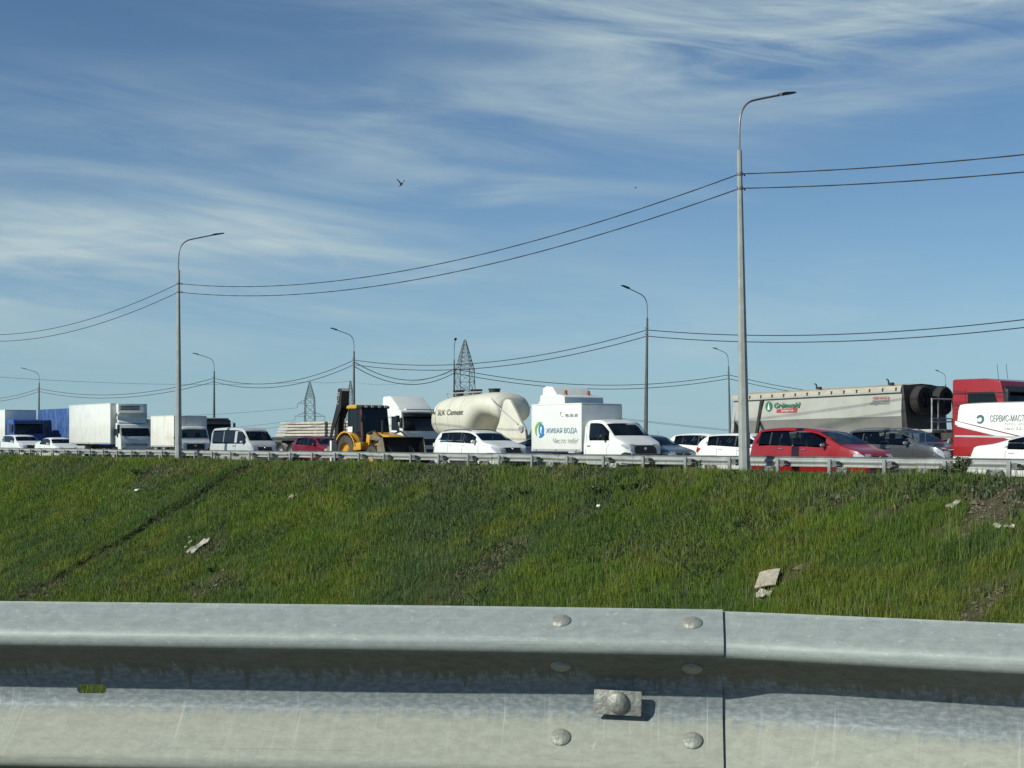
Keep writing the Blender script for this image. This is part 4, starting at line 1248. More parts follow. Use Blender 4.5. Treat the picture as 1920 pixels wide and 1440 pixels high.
m = MB(); m.box(s0 + 1.2, s0 + 2.4, -1.15, -.7, .45, .9); m.build('side_box', BOXGREY, t, bevel=.02)

# older small box truck with a dirty body
GF = s_at(394, 37.9)
t = truck_root('box_truck', 'small white box truck with a mud-stained cargo box behind the silver minibus', GF, 37.0)
s0 = s_at(283.5, 36.0) - GF; s1 = s_at(327, 36.0) - GF; zt_ = z_at(283, 780.5, 36.0)
DIRTYBOX = mat('dirty_box', (0.72, 0.72, 0.66), .45, 0, .2, .06, 1.0, .55, (0.40, 0.30, 0.18))
box_body(t, s0, s1, 2.05, .86, zt_, DIRTYBOX)
def small_cab(t, x0, L, Wd, H, col, name='cab', old=False):
    top = ((0, .90), (.02, .985), (.2, 1.0), (.36, .99), (.44, .955), (.68, .685), (.725, .655), (.90, .575), (.965, .50), (1, .36)) if not old else \
          ((0, .90), (.02, .98), (.2, 1.0), (.36, .985), (.45, .94), (.70, .64), (.75, .60), (.90, .53), (.97, .45), (1, .33))
    lf = Loft(L, Wd, H, top, ((0, .60), (.5, .60), (.70, .60), (.90, .52), (1, .36)), ((x0 + L * .66, .42),), .32, .10,
              ((0, 1), (.1, 1), (.75, .99), (.92, .93), (1, .74)), x0=x0)
    lf.body(col, t, name, side=(.12, .58), tops=((.47, .67),))
    lf.interior(t, .03, .70, (.16,), (), (.52, .66))
    lf.side_patch(((.10, .645), (.10, .90), (.33, .90), (.40, .86), (.575, .66), (.60, .605), (.50, .62), (.46, .64)), CLEAR, t, 'side_window')
    lf.top_patch(.465, .675, CLEAR, t, 'windshield')
    lf.headlight(t, .41 * H, .535 * H, .14, .26)
    lf.front_patch(-.56, .56, .36 * H, .515 * H, BLACK, t, 'grille', .014)
    lf.front_patch(-.26, .26, .28 * H, .335 * H, PLATE, t, 'number_plate', .03)
    lf.front_patch(-Wd * .365, Wd * .365, .16 * H, .35 * H, BLACK, t, 'bumper', .02)
    lf.side_patch(((.84, .17), (.87, .36), (.93, .39), (.995, .37), (.995, .17)), BLACK, t, 'bumper_corner', .012)
    lf.mirror(t, .50, .66 * H, BLACK, .14)
    lf.handle(t, .12, .50 * H, BLACK)
    lf.seam(t, [(.045, z) for z in np.linspace(.4, .9 * H, 5)]); lf.seam(t, [(.60 - .06 * (z < .9), z) for z in np.linspace(.5, .54 * H, 4)])
    e = MB(); e.lathe([(.001, 0), (.07, 0), (.06, .012), (.001, .014)], 'x', 14); q = e.build('emblem', CHROME, t); q.location = (lf.fx(0, .45 * H) + .018, 0, .45 * H)
    wheels(t, (x0 + L * .66,), Wd / 2 - .05, .345, .2)
    return lf
small_cab(t, s1 + .08, -s1 - .08, 1.98, 2.06, WHITE, old=True)
frame(t, s0 + .1, -1.0, .55, .72); wheels(t, (s0 + .95,), .95, .345, .32)

# water delivery truck with lettering
VF = s_at(1226, 37.4)
t = truck_root('box_truck', 'white box truck lettered with a water company name and a green and blue emblem', VF, 37.0)
s0 = s_at(997, 35.95) - VF; s1 = s_at(1090.5, 35.95) - VF; zt_ = z_at(1040, 757, 35.95)
box_body(t, s0, s1, 2.10, .80, zt_, WHITE)
small_cab(t, s1 + .10, -s1 - .10, 2.06, z_at(1120, 786.5, 37.0), WHITE)
frame(t, s0 + .1, -1.0, .55, .72); wheels(t, (s0 + .95,), .95, .345, .32)
def tl(px, py): return (s_at(px, 35.95) - VF, -1.064, z_at(px, py, 35.95))
a, b = tl(1024, 812), tl(1082, 812); text('ЖИВАЯ ВОДА', .27, STEEL_T, t, a, width=b[0] - a[0])
a, b = tl(1060, 782), tl(1083, 782); text('90-30-30', .18, GREY_T, t, a, width=b[0] - a[0])
a, b = tl(1034, 831), tl(1083, 829); text('Чисто', .27, PALE_T, t, a, width=(b[0] - a[0]) * .52, shear=.45); text('тебе!', .27, PALE_T, t, (a[0] + (b[0] - a[0]) * .60, a[1], a[2]), width=(b[0] - a[0]) * .40, shear=.45)
a = tl(1053, 779); ph = MB(); ph.tube([(.0, 0, .14), (-.06, 0, .10), (-.06, 0, .02), (.05, 0, -.04), (.09, 0, -.03)], .014, 5); o = ph.build('phone_icon', PALE_T, t); o.location = a
c = tl(1013, 806)
def arc_shape(name, r0, r1, a0, a1, material, off=0.0, n=20, cx=0, cz=0, sx=.62):
    m = MB(); rows = []
    for k in range(n + 1):
        f = k / n; a = math.radians(a0 + (a1 - a0) * f); th = max(0.0, math.sin(math.pi * f)) ** .6
        rr = r0 + (r1 - r0) * (1 - th)
        rows.append([(math.cos(a) * rr * sx + cx, off, math.sin(a) * rr + cz), (math.cos(a) * r1 * sx + cx, off, math.sin(a) * r1 + cz)])
    m.grid(rows); o = m.build(name, material, t, smooth=False); o.location = c; return o
SX = 1.0
arc_shape('emblem_leaf', .20, .32, 60, 235, LIME_T, 0, sx=SX)
dsc = MB(); rows = []
for k in range(24):
    a = 2 * math.pi * k / 24; rows.append((math.cos(a) * .17 * SX + .07, -.001, math.sin(a) * .24 + .0))
dsc.add(rows, [tuple(range(24))]); o = dsc.build('emblem_drop', BLUE_T, t, smooth=False); o.location = c
arc_shape('emblem_wave', .16, .31, 255, 330, BLUE_T, -.002, sx=SX)
fig = MB(); fig.add([(.02, -.003, .10), (.08, -.003, .14), (.12, -.003, .05), (.07, -.003, -.05), (.10, -.003, -.16), (.04, -.003, -.10), (.0, -.003, -.15), (.02, -.003, -.02)], [tuple(range(8))]); o = fig.build('emblem_figure', WHITE_T, t, smooth=False); o.location = c

# blue lorry with grey box
KF = s_at(84, 41.9)
t = truck_root('lorry', 'blue lorry with a pale grey box body behind two white cars', KF, 40.7)
x1 = -2.0
box_body(t, x1 - 6, x1, 2.5, 1.1, z_at(30, 768.5, 40.5), WHITE2, 'cargo_box')
coe_cab(t, x1 + .15, -.08, 2.4, .62, z_at(50, 786, 40.7), BLUE, 1.75, rake=.14, visor=NAVY, grille=NAVY, bumper=NAVY)
frame(t, x1 - 6, -.5); wheels(t, (x1 - 4.6, x1 - 3.2, -1.1), 1.2, .5, .28)

# blue tarpaulin trailer, its tractor hidden behind the refrigerated lorry
s0 = s_at(73, 43.15)
t = truck_root('lorry', 'lorry with a dusty blue tarpaulin body behind the refrigerated lorry', s0 + 14.2, 44.4)
box_body(t, -14.2, -2.2, 2.5, 1.15, z_at(100, 767, 43.15), TARP, 'tarpaulin_body', CHASSIS)
coe_cab(t, -2.0, -.1, 2.4, .62, 2.95, BLUE, 1.75, rake=.14)
frame(t, -14.2, -.5); wheels(t, (-13.0, -11.7, -3.6, -1.2), 1.2, .5, .28)

# dark tipper lorry behind the small box truck
DF = s_at(433, 45.5)
t = truck_root('tipper_lorry', 'dark tipper lorry with a white roof edge behind the silver minibus', DF, 44.4)
coe_cab(t, -2.0, -.08, 2.4, .65, z_at(407, 785, 44.4), BLACK, 1.70, rake=.12, visor=BLACK, grille=BLACK, bumper=BLACK)
m = MB(); zz = z_at(407, 785, 44.4); m.box(-1.9, -.30, -1.1, 1.1, zz - .02, zz + .07); m.build('roof_panel', WHITE, t, bevel=.03)
m = MB(); m.prism([(-8.6, 1.2), (-8.9, 2.75), (-2.3, 2.75), (-2.2, 1.2)], -1.2, 1.2); m.build('tipper_body', CHASSIS, t, bevel=.03)
for k in range(5):
    m = MB(); m.box(-8.2 + k * 1.35, -8.08 + k * 1.35, -1.26, -1.19, 1.25, 2.72); m.build('body_rib', CHASSIS, t)
frame(t, -8.5, -.5); wheels(t, (-6.9, -5.6, -1.2), 1.2, .5, .28)

# lorry with precast concrete slabs
SF = s_at(826, 45.6)
t = truck_root('slab_lorry', 'white tractor unit with dark windshield pulling a flatbed of concrete slabs', SF, 44.4)
zc = z_at(770, 768, 44.4)
coe_cab(t, s_at(713, 43.2) - SF, -.10, 2.45, .62, zc, WHITE, z_at(790, 809, 44.4), ws_hi=z_at(790, 779, 44.4), rake=.16, visor=BLACK, grille=BLACK, bumper=BLACK)
xr = s_at(713, 43.2) - SF
m = MB(); m.prism([(xr + .02, zc - .02), (xr + .10, zc + .72), (xr + .75, zc + .74), (-.85, zc + .20), (-.6, zc - .02)], -1.12, 1.12); m.build('roof_fairing', WHITE, t, bevel=.12, seg=3)
m = MB(); m.box(-.25, -.02, -1.05, 1.05, zc - .06, zc + .02); m.build('roof_lamp_bar', WHITE, t, bevel=.03)
xe = s_at(508, 43.15) - SF
m = MB(); m.box(xe, xr - .9, -1.22, 1.22, 1.22, 1.44); m.build('flatbed', CHASSIS, t, bevel=.02)
m = MB(); m.prism([(xe, .95), (xe, 1.22), (xr - .9, 1.22), (xr - .9, 1.0), (xr - 3.2, .95)], -.5, .5); m.build('chassis_frame', CHASSIS, t)
frame(t, xr - 3, -.5)
wheels(t, (xe + 1.1, xe + 2.4, xe + 3.7, xr - .6, xr - 1.9, -1.25), 1.22, .5, .30)
for k in range(3):
    for sg in (-1,):
        m = MB(); rows = []
        for i in range(11):
            a = math.pi * i / 10; rows.append([(math.cos(a) * .58, -.16, math.sin(a) * .58), (math.cos(a) * .58, .16, math.sin(a) * .58)])
        m.grid(rows); o = m.build('mudguard', BOXGREY, t); o.location = (xe + 1.1 + 1.3 * k, sg * 1.08, .5)
zb = 1.47; zt_ = z_at(570, 790.5, 43.4)
nsl = 5; hh_ = (zt_ - zb) / nsl
for k in range(nsl):
    for (xa, xb) in ((xe + .25 + .16 * k, xe + 6.0), (xe + 6.35, xr - 1.6 - .1 * k)):
        m = MB(); m.box(xa, xb, -1.10 + .02 * (k % 2), 1.10, zb + k * hh_ + .03, zb + (k + 1) * hh_ - .015)
        o = m.build('concrete_slab', CONC, t, bevel=.015)
        for q in (.18, .8):
            d = MB(); d.box(xa + (xb - xa) * q - .06, xa + (xb - xa) * q + .06, -1.08, 1.08, zb + k * hh_ - .012, zb + k * hh_ + .032); d.build('spacer_timber', MUD, o)

# cement tanker and its tractor
CF = s_at(1137, 45.6)
t = truck_root('cement_tanker', 'cream cement tanker with a sagging belly pulled by a white tractor unit', CF, 44.4)
x0 = s_at(796, 43.2) - CF; x1 = s_at(938, 43.4) - CF
ctr = 1.2
zT = z_at(950, 735, 44.4); R = 1.24
def tank():
    rows = []; n = 28
    # (fraction along, top z, bottom z, half width)
    st = ((0, zT - 1.25, 2.0, .25), (.015, zT - .95, 1.75, .62), (.05, zT - .55, 1.5, .98), (.12, zT - .25, 1.35, 1.2), (.22, zT - .14, 1.25, R), (.40, zT - .07, 1.15, R), (.50, zT - .04, 1.12, R),
          (.57, zT - .03, 1.30, R), (.63, zT - .02, 1.75, R), (.69, zT, 2.15, R), (.76, zT + .01, 2.35, R), (.86, zT - .02, 2.30, 1.23), (.93, zT - .10, 2.15, 1.18), (.97, zT - .26, 2.1, 1.05), (.99, zT - .55, 2.15, .8), (1.0, zT - .9, 2.3, .4))
    f = [q[0] for q in st]
    for u in sorted(set(np.linspace(0, 1, 45).tolist() + f)):
        zt, zb, hw = (float(np.interp(u, f, [q[i] for q in st])) for i in (1, 2, 3))
        cz, hz = (zt + zb) / 2, (zt - zb) / 2
        row = []
        for k in range(n):
            a = 2 * math.pi * k / n; e = .88
            row.append((x0 + (x1 - x0) * u, math.copysign(abs(math.cos(a)) ** e, math.cos(a)) * hw, cz + math.copysign(abs(math.sin(a)) ** e, math.sin(a)) * hz))
        rows.append(row + [row[0]])
    m = MB(); m.grid(rows); m.f.append(tuple(range(n))); b = (len(rows) - 1) * (n + 1); m.f.append(tuple(b + k for k in range(n)))
    return m.build('tank', CREAM, t, ang=60)
tk_ = tank()
for q in (.16, .34, .50):
    m = MB(); xx = x0 + (x1 - x0) * q; zt1 = zT - (.2 if q < .2 else .1 if q < .4 else .04); zb1 = 1.32 if q < .2 else 1.19 if q < .4 else 1.12
    m.tube([(xx, math.copysign(abs(math.cos(a)) ** .88, math.cos(a)) * 1.243, (zt1 + zb1) / 2 + math.copysign(abs(math.sin(a)) ** .88, math.sin(a)) * (zt1 - zb1) / 2) for a in np.linspace(0, 2 * math.pi, 41)], .012, 4); m.build('weld_seam', CREAM, tk_)
def lp(px, p=43.2): return s_at(px, p) - CF
leg = [(lp(897), 1.05), (lp(900), 1.30), (lp(925), 1.45), (lp(935), 2.1), (lp(944), 3.15), (lp(949), 3.25), (lp(956), 3.2), (lp(984), 1.75), (lp(987), 1.05)]
for y_ in (-1.20, 1.02):
    m = MB(); m.prism(leg, y_, y_ + .18); m.build('support_leg', CREAM, t, bevel=.05)
m = MB(); m.box(x0 + .6, lp(988), -1.10, 1.10, .90, 1.10); m.box(lp(905), lp(975), -1.0, 1.0, 1.10, 1.50); m.build('subframe', CREAM, t, bevel=.03)
m = MB(); m.tube([(x0 + 1.2, -.55, zT + .02), (x0 + 3, -.62, zT + .03), (x0 + 4.2, -.68, zT + .03)], .03, 6); m.build('catwalk_rail', BOXGREY, tk_)
for k in range(5):
    xx = x0 + 1.2 + k * .72
    m = MB(); m.cyl((xx, -.55, zT - .25), (xx, -.62, zT + .05), .02, n=6); m.build('rail_post', BOXGREY, tk_)
for k, xx in enumerate((x0 + 1.4, x0 + 2.9, x0 + 4.4)):
    m = MB(); m.cyl((xx, 0, zT - .15), (xx, 0, zT + .14), .28, n=16); m.cyl((xx, 0, zT + .14), (xx, 0, zT + .20), .32, n=16); m.build('hatch', DARK, tk_)
m = MB(); m.tube(chaikin([(lp(960, 45.5), 1.15, zT - .08), (lp(970, 45.5), 1.16, zT - .35), (lp(977, 45.5), 1.16, zT - .8), (lp(979, 45.5), 1.15, zT - 1.4)], 2), .06, 6); m.build('end_pipe', DARK, t)
hose = [(lp(905), -.78, z_at(905, 741, 43.6)), (lp(918), -1.05, z_at(918, 748, 43.3)), (lp(935), -1.27, z_at(935, 762, 43.1)), (lp(955), -1.27, z_at(955, 778, 43.1)), (lp(972), -1.25, z_at(972, 795, 43.1))]
m = MB(); m.tube(chaikin(hose, 2), .035, 6); m.build('hose', BOXGREY, t)
m = MB(); m.lathe([(.001, 0), (.16, 0), (.16, .06), (.09, .07), (.001, .07)], 'y', 16); o = m.build('pipe_flange', BOXGREY, t); o.location = (lp(978), -1.27, z_at(978, 804, 43.1))
a = s_at(821, 43.2) - CF; b = s_at(869, 43.2) - CF
text('SLK Cement', .42, DARK_T, t, (a, -1.262, z_at(845, 778, 43.2)), shear=.22, width=b - a)
a2 = s_at(808, 43.2) - CF
m = MB(); m.add([(a2, -1.258, z_at(810, 776, 43.2)), (a2 + .18, -1.258, z_at(810, 776, 43.2)), (a2 + .12, -1.258, z_at(810, 768, 43.2))], [(0, 1, 2)]); m.add([(a2 + .22, -1.26, z_at(810, 776, 43.2)), (a2 + .40, -1.26, z_at(810, 776, 43.2)), (a2 + .34, -1.26, z_at(810, 766, 43.2))], [(0, 1, 2)]); m.build('company_emblem', DARK_T, t, smooth=False)
wheels(t, (x0 + 1.3, x0 + 2.6, x0 + 3.9), 1.2, .5, .30)
cr = s_at(1013, 43.2) - CF; zc = z_at(1075, 741, 44.4)
coe_cab(t, cr, -.10, 2.45, .62, zc, WHITE, 2.0, ws_hi=2.75, rake=.12, visor=BLACK, grille=BLACK, bumper=WHITE)
m = MB(); m.prism([(cr + .05, zc - .02), (cr + .08, zc + .32), (cr + .30, zc + .42), (cr + .75, zc + .38), (-.95, zc + .06), (-.9, zc - .02)], -1.12, 1.12); m.build('roof_fairing', WHITE, t, bevel=.16, seg=4)
for y in (-.80, .62):
    m = MB(); m.lathe([(.09, 0), (.09, .06), (.075, .07), (.075, .19), (.05, .22), (.001, .22)], 'z', 14); o = m.build('beacon', ORANGE, t); o.location = (-.62, y, zc - .01)
for k in range(4):
    m = MB(); m.box(-.33, -.27, -.5 + k * .33, -.38 + k * .33, zc - .16, zc - .09); m.build('roof_marker', BLACK, t)
frame(t, x1 + .5, -.5); wheels(t, (cr - .7, -1.25), 1.2, .5, .3)
m = MB()
for k in range(5):
    m.tube([(cr - .35 + .05 * k, -1.0 + .3 * k, 2.6), (cr - .6, -.9 + .3 * k, 1.9), (cr - .9, -.9 + .3 * k, 1.5), (cr - .4, -.9 + .3 * k, 1.3)], .05, 5)
m.build('air_hose', BLACK, t)
m = MB(); m.box(cr - .45, cr - .05, -1.05, 1.05, .9, 2.3); m.build('air_intake', BLACK, t, bevel=.05)

# grain tipper semi-trailer and red tractor
MR = s_at(1785, 43.15)
t = truck_root('tipper_truck', 'red tractor unit pulling a long dusty grey tipper trailer with two spare wheels', MR + 2.25, 44.4)
off = -(MR + 2.25)
def tq(px): return s_at(px, 43.1) + off
xa, xb = tq(1381), tq(1688)
zt_a, zt_b = z_at(1410, 737, 43.1), z_at(1685, 720, 43.1)
def ztp(x): return zt_a + (zt_b - zt_a) * (x - xa) / (xb - xa)
zl_a, zl_b = z_at(1420, 789, 43.1), z_at(1685, 780, 43.1)     # crease above the sloped belly
rows = []
for x, in ((xa - .25,), (xb,)):
    f = (x - xa) / (xb - xa); zt = ztp(x); zl = zl_a + (zl_b - zl_a) * f
    rows.append([(x, -1.18, zt - .16), (x, -1.24, zl + .4), (x, -1.24, zl), (x + .10, -.92, zl - .42), (x + .12, -.75, zl - .72), (x + .12, .75, zl - .72), (x + .1, .92, zl - .42), (x, 1.24, zl), (x, 1.18, zt - .16)])
rows[0] = [(p[0] + (.0 if i in (0, 8) else .12), p[1], p[2]) for i, p in enumerate(rows[0])]
m = MB(); m.grid(rows); k = len(rows[0]); m.f.append(tuple(range(k))); m.f.append(tuple(range(2 * k - 1, k - 1, -1))); m.f.append((0, k - 1, 2 * k - 1, k))
body = m.build('tipper_body', TIPPER, t, ang=20)
for sg in (-1, 1):
    m = MB(); m.add([(xa - .30, sg * 1.28, zt_a - .30), (xb, sg * 1.28, zt_b - .30), (xb, sg * 1.28, zt_b - .18), (xa - .3, sg * 1.28, zt_a - .18), (xa - .3, sg * 1.12, zt_a - .30), (xb, sg * 1.12, zt_b - .30), (xb, sg * 1.12, zt_b - .18), (xa - .3, sg * 1.12, zt_a - .18)],
                    [(0, 1, 2, 3), (4, 7, 6, 5), (0, 4, 5, 1), (3, 2, 6, 7), (0, 3, 7, 4), (1, 5, 6, 2)]); m.build('top_rail', TIPPER, body, bevel=.01)
    for xx in (xa + .95,):
        m = MB(); m.prism([(xx - .02, zl_a - .68), (xx + .10, zl_a - .68), (xx + .42, ztp(xx) - .3), (xx + .28, ztp(xx) - .3)], sg * 1.20, sg * 1.29); m.build('dark_rib', DARK, body)
rows = []
for i in range(26):
    x = xa - .3 + (xb - xa + .3) * i / 25; z = ztp(x) - .18; b = .02 * math.sin(i * 1.7)
    rows.append([(x, -1.27, z), (x, -1.22, z + .12), (x, -.6, z + .20 + b), (x, 0, z + .24 + b), (x, .6, z + .20), (x, 1.22, z + .12), (x, 1.27, z)])
m = MB(); m.grid(rows); m.build('rolled_tarpaulin', TIPPER_TOP, t)
for i in range(14):
    x = xa + .1 + (xb - xa - .3) * i / 13
    m = MB(); m.box(x - .03, x + .03, -1.29, -1.26, ztp(x) - .24, ztp(x) - .12); m.build('tarpaulin_strap', DARK, t)
for px_ in (1522, 1657):
    x = tq(px_); z = ztp(x) + .02
    m = MB(); m.tube([(x, -1.0, z), (x - .02, -1.0, z + .16), (x - .10, -1.0, z + .20)], .03, 6); m.box(x, x + .2, -1.06, -.94, z - .02, z + .07); m.build('tarpaulin_hook', DARK, t)
m = MB(); m.prism([(xa - .5, .95), (xa - .22, zt_a - .2), (xa - .12, zt_a - .2), (xa - .32, .95)], -1.2, 1.2); m.build('tailgate', TIPPER, t, bevel=.02)
m = MB(); m.box(xa - .4, xb + .3, -.55, .55, .85, 1.15); m.build('chassis_frame', CHASSIS, t)
m = MB(); m.box(xa + 1.2, xb - .3, -1.1, 1.1, 1.0, 1.3); m.build('subframe', CHASSIS, t)
wheels(t, (xa + 1.2, xa + 2.5, xa + 3.8), 1.22, .52, .34)
for sg in (-1,):
    for k in range(3):
        m = MB(); m.box(-.62, .62, -.16, .16, .56, .60); o = m.build('mudguard', BLACK, t, bevel=.02); o.location = (xa + 1.2 + 1.3 * k, sg * 1.05, .5)
m = MB(); m.prism([(xb, zl_b - .75), (xb, zt_b - .02), (xb + .06, zt_b - .02), (xb + .28, zl_b - .75)], -1.22, 1.22); m.build('front_wall', DARK, t, bevel=.02)
for y, xx in ((-.62, xb + .42), (.62, xb + .46)):
    wr = MB(); wr.lathe([(.30, -.17), (.47, -.17), (.53, -.10), (.54, 0), (.53, .10), (.47, .17), (.30, .17), (.30, -.17)], 'x', 28)
    o = wr.build('spare_wheel', TYRE, t); o.location = (xx, y, zt_b - .58)
    h = MB(); h.lathe([(.30, .12), (.26, .04), (.10, .03), (.09, .08), (.001, .08)], 'x', 24); h.build('rim', DARK, o)
# catwalk ladder in front of the body
lx = xb + .95
for y in (-.75, -.35, .5):
    m = MB(); m.cyl((lx, y, 1.25), (lx, y, zt_b - .55), .03, n=6); m.build('ladder_post', BOXGREY, t)
for z in (zt_b - .55, zt_b - 1.25, 1.9):
    m = MB(); m.cyl((lx, -.78, z), (lx, .55, z), .028, n=6); m.build('ladder_rung', BOXGREY, t)
m = MB(); m.box(xb + .1, lx + .25, -1.1, 1.1, 1.50, 1.62); m.build('catwalk', BOXGREY, t, bevel=.02)
m = MB(); m.box(xb + .15, xb + .75, -1.22, -.75, .95, 1.48); m.build('tool_box', BOXGREY, t, bevel=.03)
m = MB(); m.prism([(xb - .2, 1.15), (xb + 1.7, 1.25), (xb + 1.7, 1.5), (xb - .2, 1.5)], -.6, .6); m.build('gooseneck', CHASSIS, t)
ar = MB(); ar.box(xb + .92, xb + .96, -1.13, -.60, 1.08, 1.50); ar.build('frame_plate', BOXGREY, t)
rc = MR + off
m = MB(); rr_ = random.Random(4)
for k in range(4):
    y = -.6 + .3 * k; pts = [(rc - .05, y, 1.9)] + [(rc - .25 - .10 * i + .05 * rr_.random(), y + .1 * rr_.random(), 1.6 - .55 * math.sin(i / 5 * math.pi) + .2 * rr_.random()) for i in range(1, 6)] + [(rc - .95, y, 1.5)]
    m.tube(chaikin(pts, 2), .025, 5)
m.build('air_hose', BLACK, t)
m = MB(); m.tube(chaikin([(rc - .05, -.95, 1.3), (rc - .3, -1.0, 1.25), (rc - .35, -1.0, 1.0), (rc - .3, -1.0, .6)], 2), .05, 6); m.box(rc - .5, rc - .1, -1.15, -.7, .45, .95); m.build('exhaust_guard', BOXGREY, t)
zc = z_at(1850, 712, 44.2)
coe_cab(t, rc, -.10, 2.45, .62, zc, MANRED, z_at(1890, 758, 44.2) - .25, ws_hi=z_at(1890, 733, 44.2), rake=.26, visor=BLACK, grille=BLACK, bumper=MANRED, toprake=.35, glassx=.62)
for k in range(4):
    m = MB(); m.box(rc + .06, rc + .62, -1.234, -1.222, 2.15 + .13 * k, 2.19 + .13 * k); m.build('side_louvre', MAROON, t)
m = MB(); m.box(rc + .03, rc + 2.0, -1.236, -1.222, zc - .52, zc - .485); m.build('roof_seam', BLACK, t)
for x_ in (-.9, -.55):
    m = MB(); m.cyl((x_, -.5, zc - .02), (x_ - .06, -.5, zc + .5), .008, n=5); m.build('antenna', BLACK, t)
frame(t, rc - 3.5, -.5); wheels(t, (rc - 1.2, -1.3), 1.22, .52, .32)
m = MB(); m.box(rc - 2.2, rc + .4, -1.2, -.75, .45, 1.05); m.build('fuel_tank', BOXGREY, t, bevel=.08)
a = tq(1449); b = tq(1498)
text('Grünwald', .30, GREEN_T, t, (a, -1.268, z_at(1470, 764.5, 43.1)), shear=.2, width=b - a, bold=.006)
cc = (tq(1440), -1.262, z_at(1440, 762, 43.1)); m = MB(); m.add([(math.cos(q * math.pi / 12) * .17, 0, math.sin(q * math.pi / 12) * .20) for q in range(24)], [tuple(range(24))]); o = m.build('tree_emblem', GREEN_T, t, smooth=False); o.location = cc
m = MB(); m.add([(-.06, -.003, -.13), (.06, -.003, -.13), (.0, -.003, .15)], [(0, 1, 2)]); q = m.build('tree_figure', WHITE_T, t, smooth=False); q.location = cc
m = MB(); m.add([(tq(1454), -1.262, z_at(1454, 773.6, 43.1)), (tq(1492), -1.262, z_at(1492, 773, 43.1)), (tq(1494), -1.262, z_at(1494, 765, 43.1)), (tq(1455.5), -1.262, z_at(1455, 767.5, 43.1))], [(0, 1, 2, 3)]); m.build('red_banner', RED_T, t, smooth=False)
text('polyprice', .13, WHITE_T, t, (tq(1464), -1.268, z_at(1475, 771.3, 43.1)), width=tq(1486) - tq(1464))
for k, (w_, s_) in enumerate((((1635, 1666), '8 800 444 00 26'), ((1634, 1666), 'www.grunwald.ru'), ((1629, 1666), 'info@grunwald.ru'))):
    text(s_, .14, RED_T if k == 0 else GREY_T, t, (tq(w_[0]), -1.262, z_at(1650, 748 + 5 * k, 43.1)), width=tq(w_[1]) - tq(w_[0]))

# ---------------------------------------------------------------- yellow backhoe loader
t = empty('backhoe_loader', W(s_at(622, 36.0) + 1.55, 37.0, 0), ROADROT, 'yellow backhoe loader with its black boom folded upright behind the cab', 'digger', 'vehicles stopped in the traffic jam')
def bwheel(x, y, r, w, rimr, sg):
    m = MB(); m.lathe([(rimr, -w / 2), (r * .88, -w / 2), (r * .97, -w * .42), (r, -w * .25), (r, w * .25), (r * .97, w * .42), (r * .88, w / 2), (rimr, w / 2), (rimr, -w / 2)], 'y', 32)
    for k in range(20):
        a = 2 * math.pi * k / 20; ca, sa = math.cos(a), math.sin(a)
        q = [(r * .985 * ca - d * sa, yy, r * .985 * sa + d * ca) for d, yy in ((-.05, -w * .48), (.05, -w * .48), (.09, w * .48), (-.01, w * .48))] + [(r * 1.03 * ca - d * sa, yy, r * 1.03 * sa + d * ca) for d, yy in ((-.05, -w * .48), (.05, -w * .48), (.09, w * .48), (-.01, w * .48))]
        m.add(q, [(0, 1, 2, 3), (4, 7, 6, 5), (0, 4, 5, 1), (1, 5, 6, 2), (2, 6, 7, 3), (3, 7, 4, 0)])
    o = m.build('wheel', MUD_TYRE, t); o.location = (x, y, r)
    h = MB(); ox = sg * w * .4; h.lathe([(rimr, ox), (rimr * .9, ox * .5), (rimr * .35, ox * .3), (rimr * .33, ox * .9), (.001, ox * .95)], 'y', 24); h.build('rim', YELLOW, o)
MUD_TYRE = mat('muddy_tyre', (.045, .042, .036), .9, 0, 0, .3, 6, .7, (.15, .125, .09))
for sg in (-1, 1):
    bwheel(-.15, sg * .92, .74, .46, .40, sg); bwheel(2.02, sg * .95, .50, .34, .26, sg)
    rows = []
    for k in range(10):
        a = math.radians(15 + 130 * k / 9); rows.append([(-.15 + math.cos(a) * .86, sg * .66, .74 + math.sin(a) * .86), (-.15 + math.cos(a) * .86, sg * 1.16, .74 + math.sin(a) * .86), (-.15 + math.cos(a) * .93, sg * 1.16, .74 + math.sin(a) * .93)])
    m = MB(); m.grid(rows); m.build('fender', YELLOW, t)
    m = MB(); m.prism([(.45, .75), (.62, 1.12), (1.15, 1.15), (1.18, .80)], sg * .70, sg * 1.12); m.build('step_panel', YELLOW, t, bevel=.03)
    # loader arm
    m = MB(); m.prism([(1.0, 1.45), (1.2, 1.62), (2.05, 1.40), (2.95, .80), (3.0, .60), (2.78, .62), (2.0, 1.20), (1.1, 1.28)], sg * .62 - .06, sg * .62 + .06); la = m.build('loader_arm', MUD, t, bevel=.02)
    q_ = MB(); q_.prism([(.95, 1.0), (1.0, 1.5), (1.18, 1.62), (1.3, 1.5), (1.22, 1.0)], sg * .62 - .07, sg * .62 + .07); q_.build('loader_tower', YELLOW, t, bevel=.02)
    m = MB(); m.cyl((1.25, sg * .74, .9), (2.2, sg * .74, 1.25), .05, n=8); m.cyl((1.15, sg * .74, 1.55), (1.75, sg * .74, 1.66), .04, n=8); m.cyl((1.75, sg * .74, 1.66), (2.85, sg * .74, 1.1), .045, n=8); m.build('hydraulic_ram', DARK, la)
m = MB(); m.box(-.9, 2.6, -.40, .40, .62, .95); m.build('chassis', DARK, t, bevel=.03)
m = MB(); m.prism([(1.15, .95), (1.15, 1.62), (2.45, 1.45), (2.62, 1.30), (2.62, .92)], -.44, .44); hd = m.build('hood', YELLOW, t, bevel=.05)
m = MB(); m.box(2.61, 2.64, -.36, .36, .98, 1.28); m.build('grille', BLACK, hd)
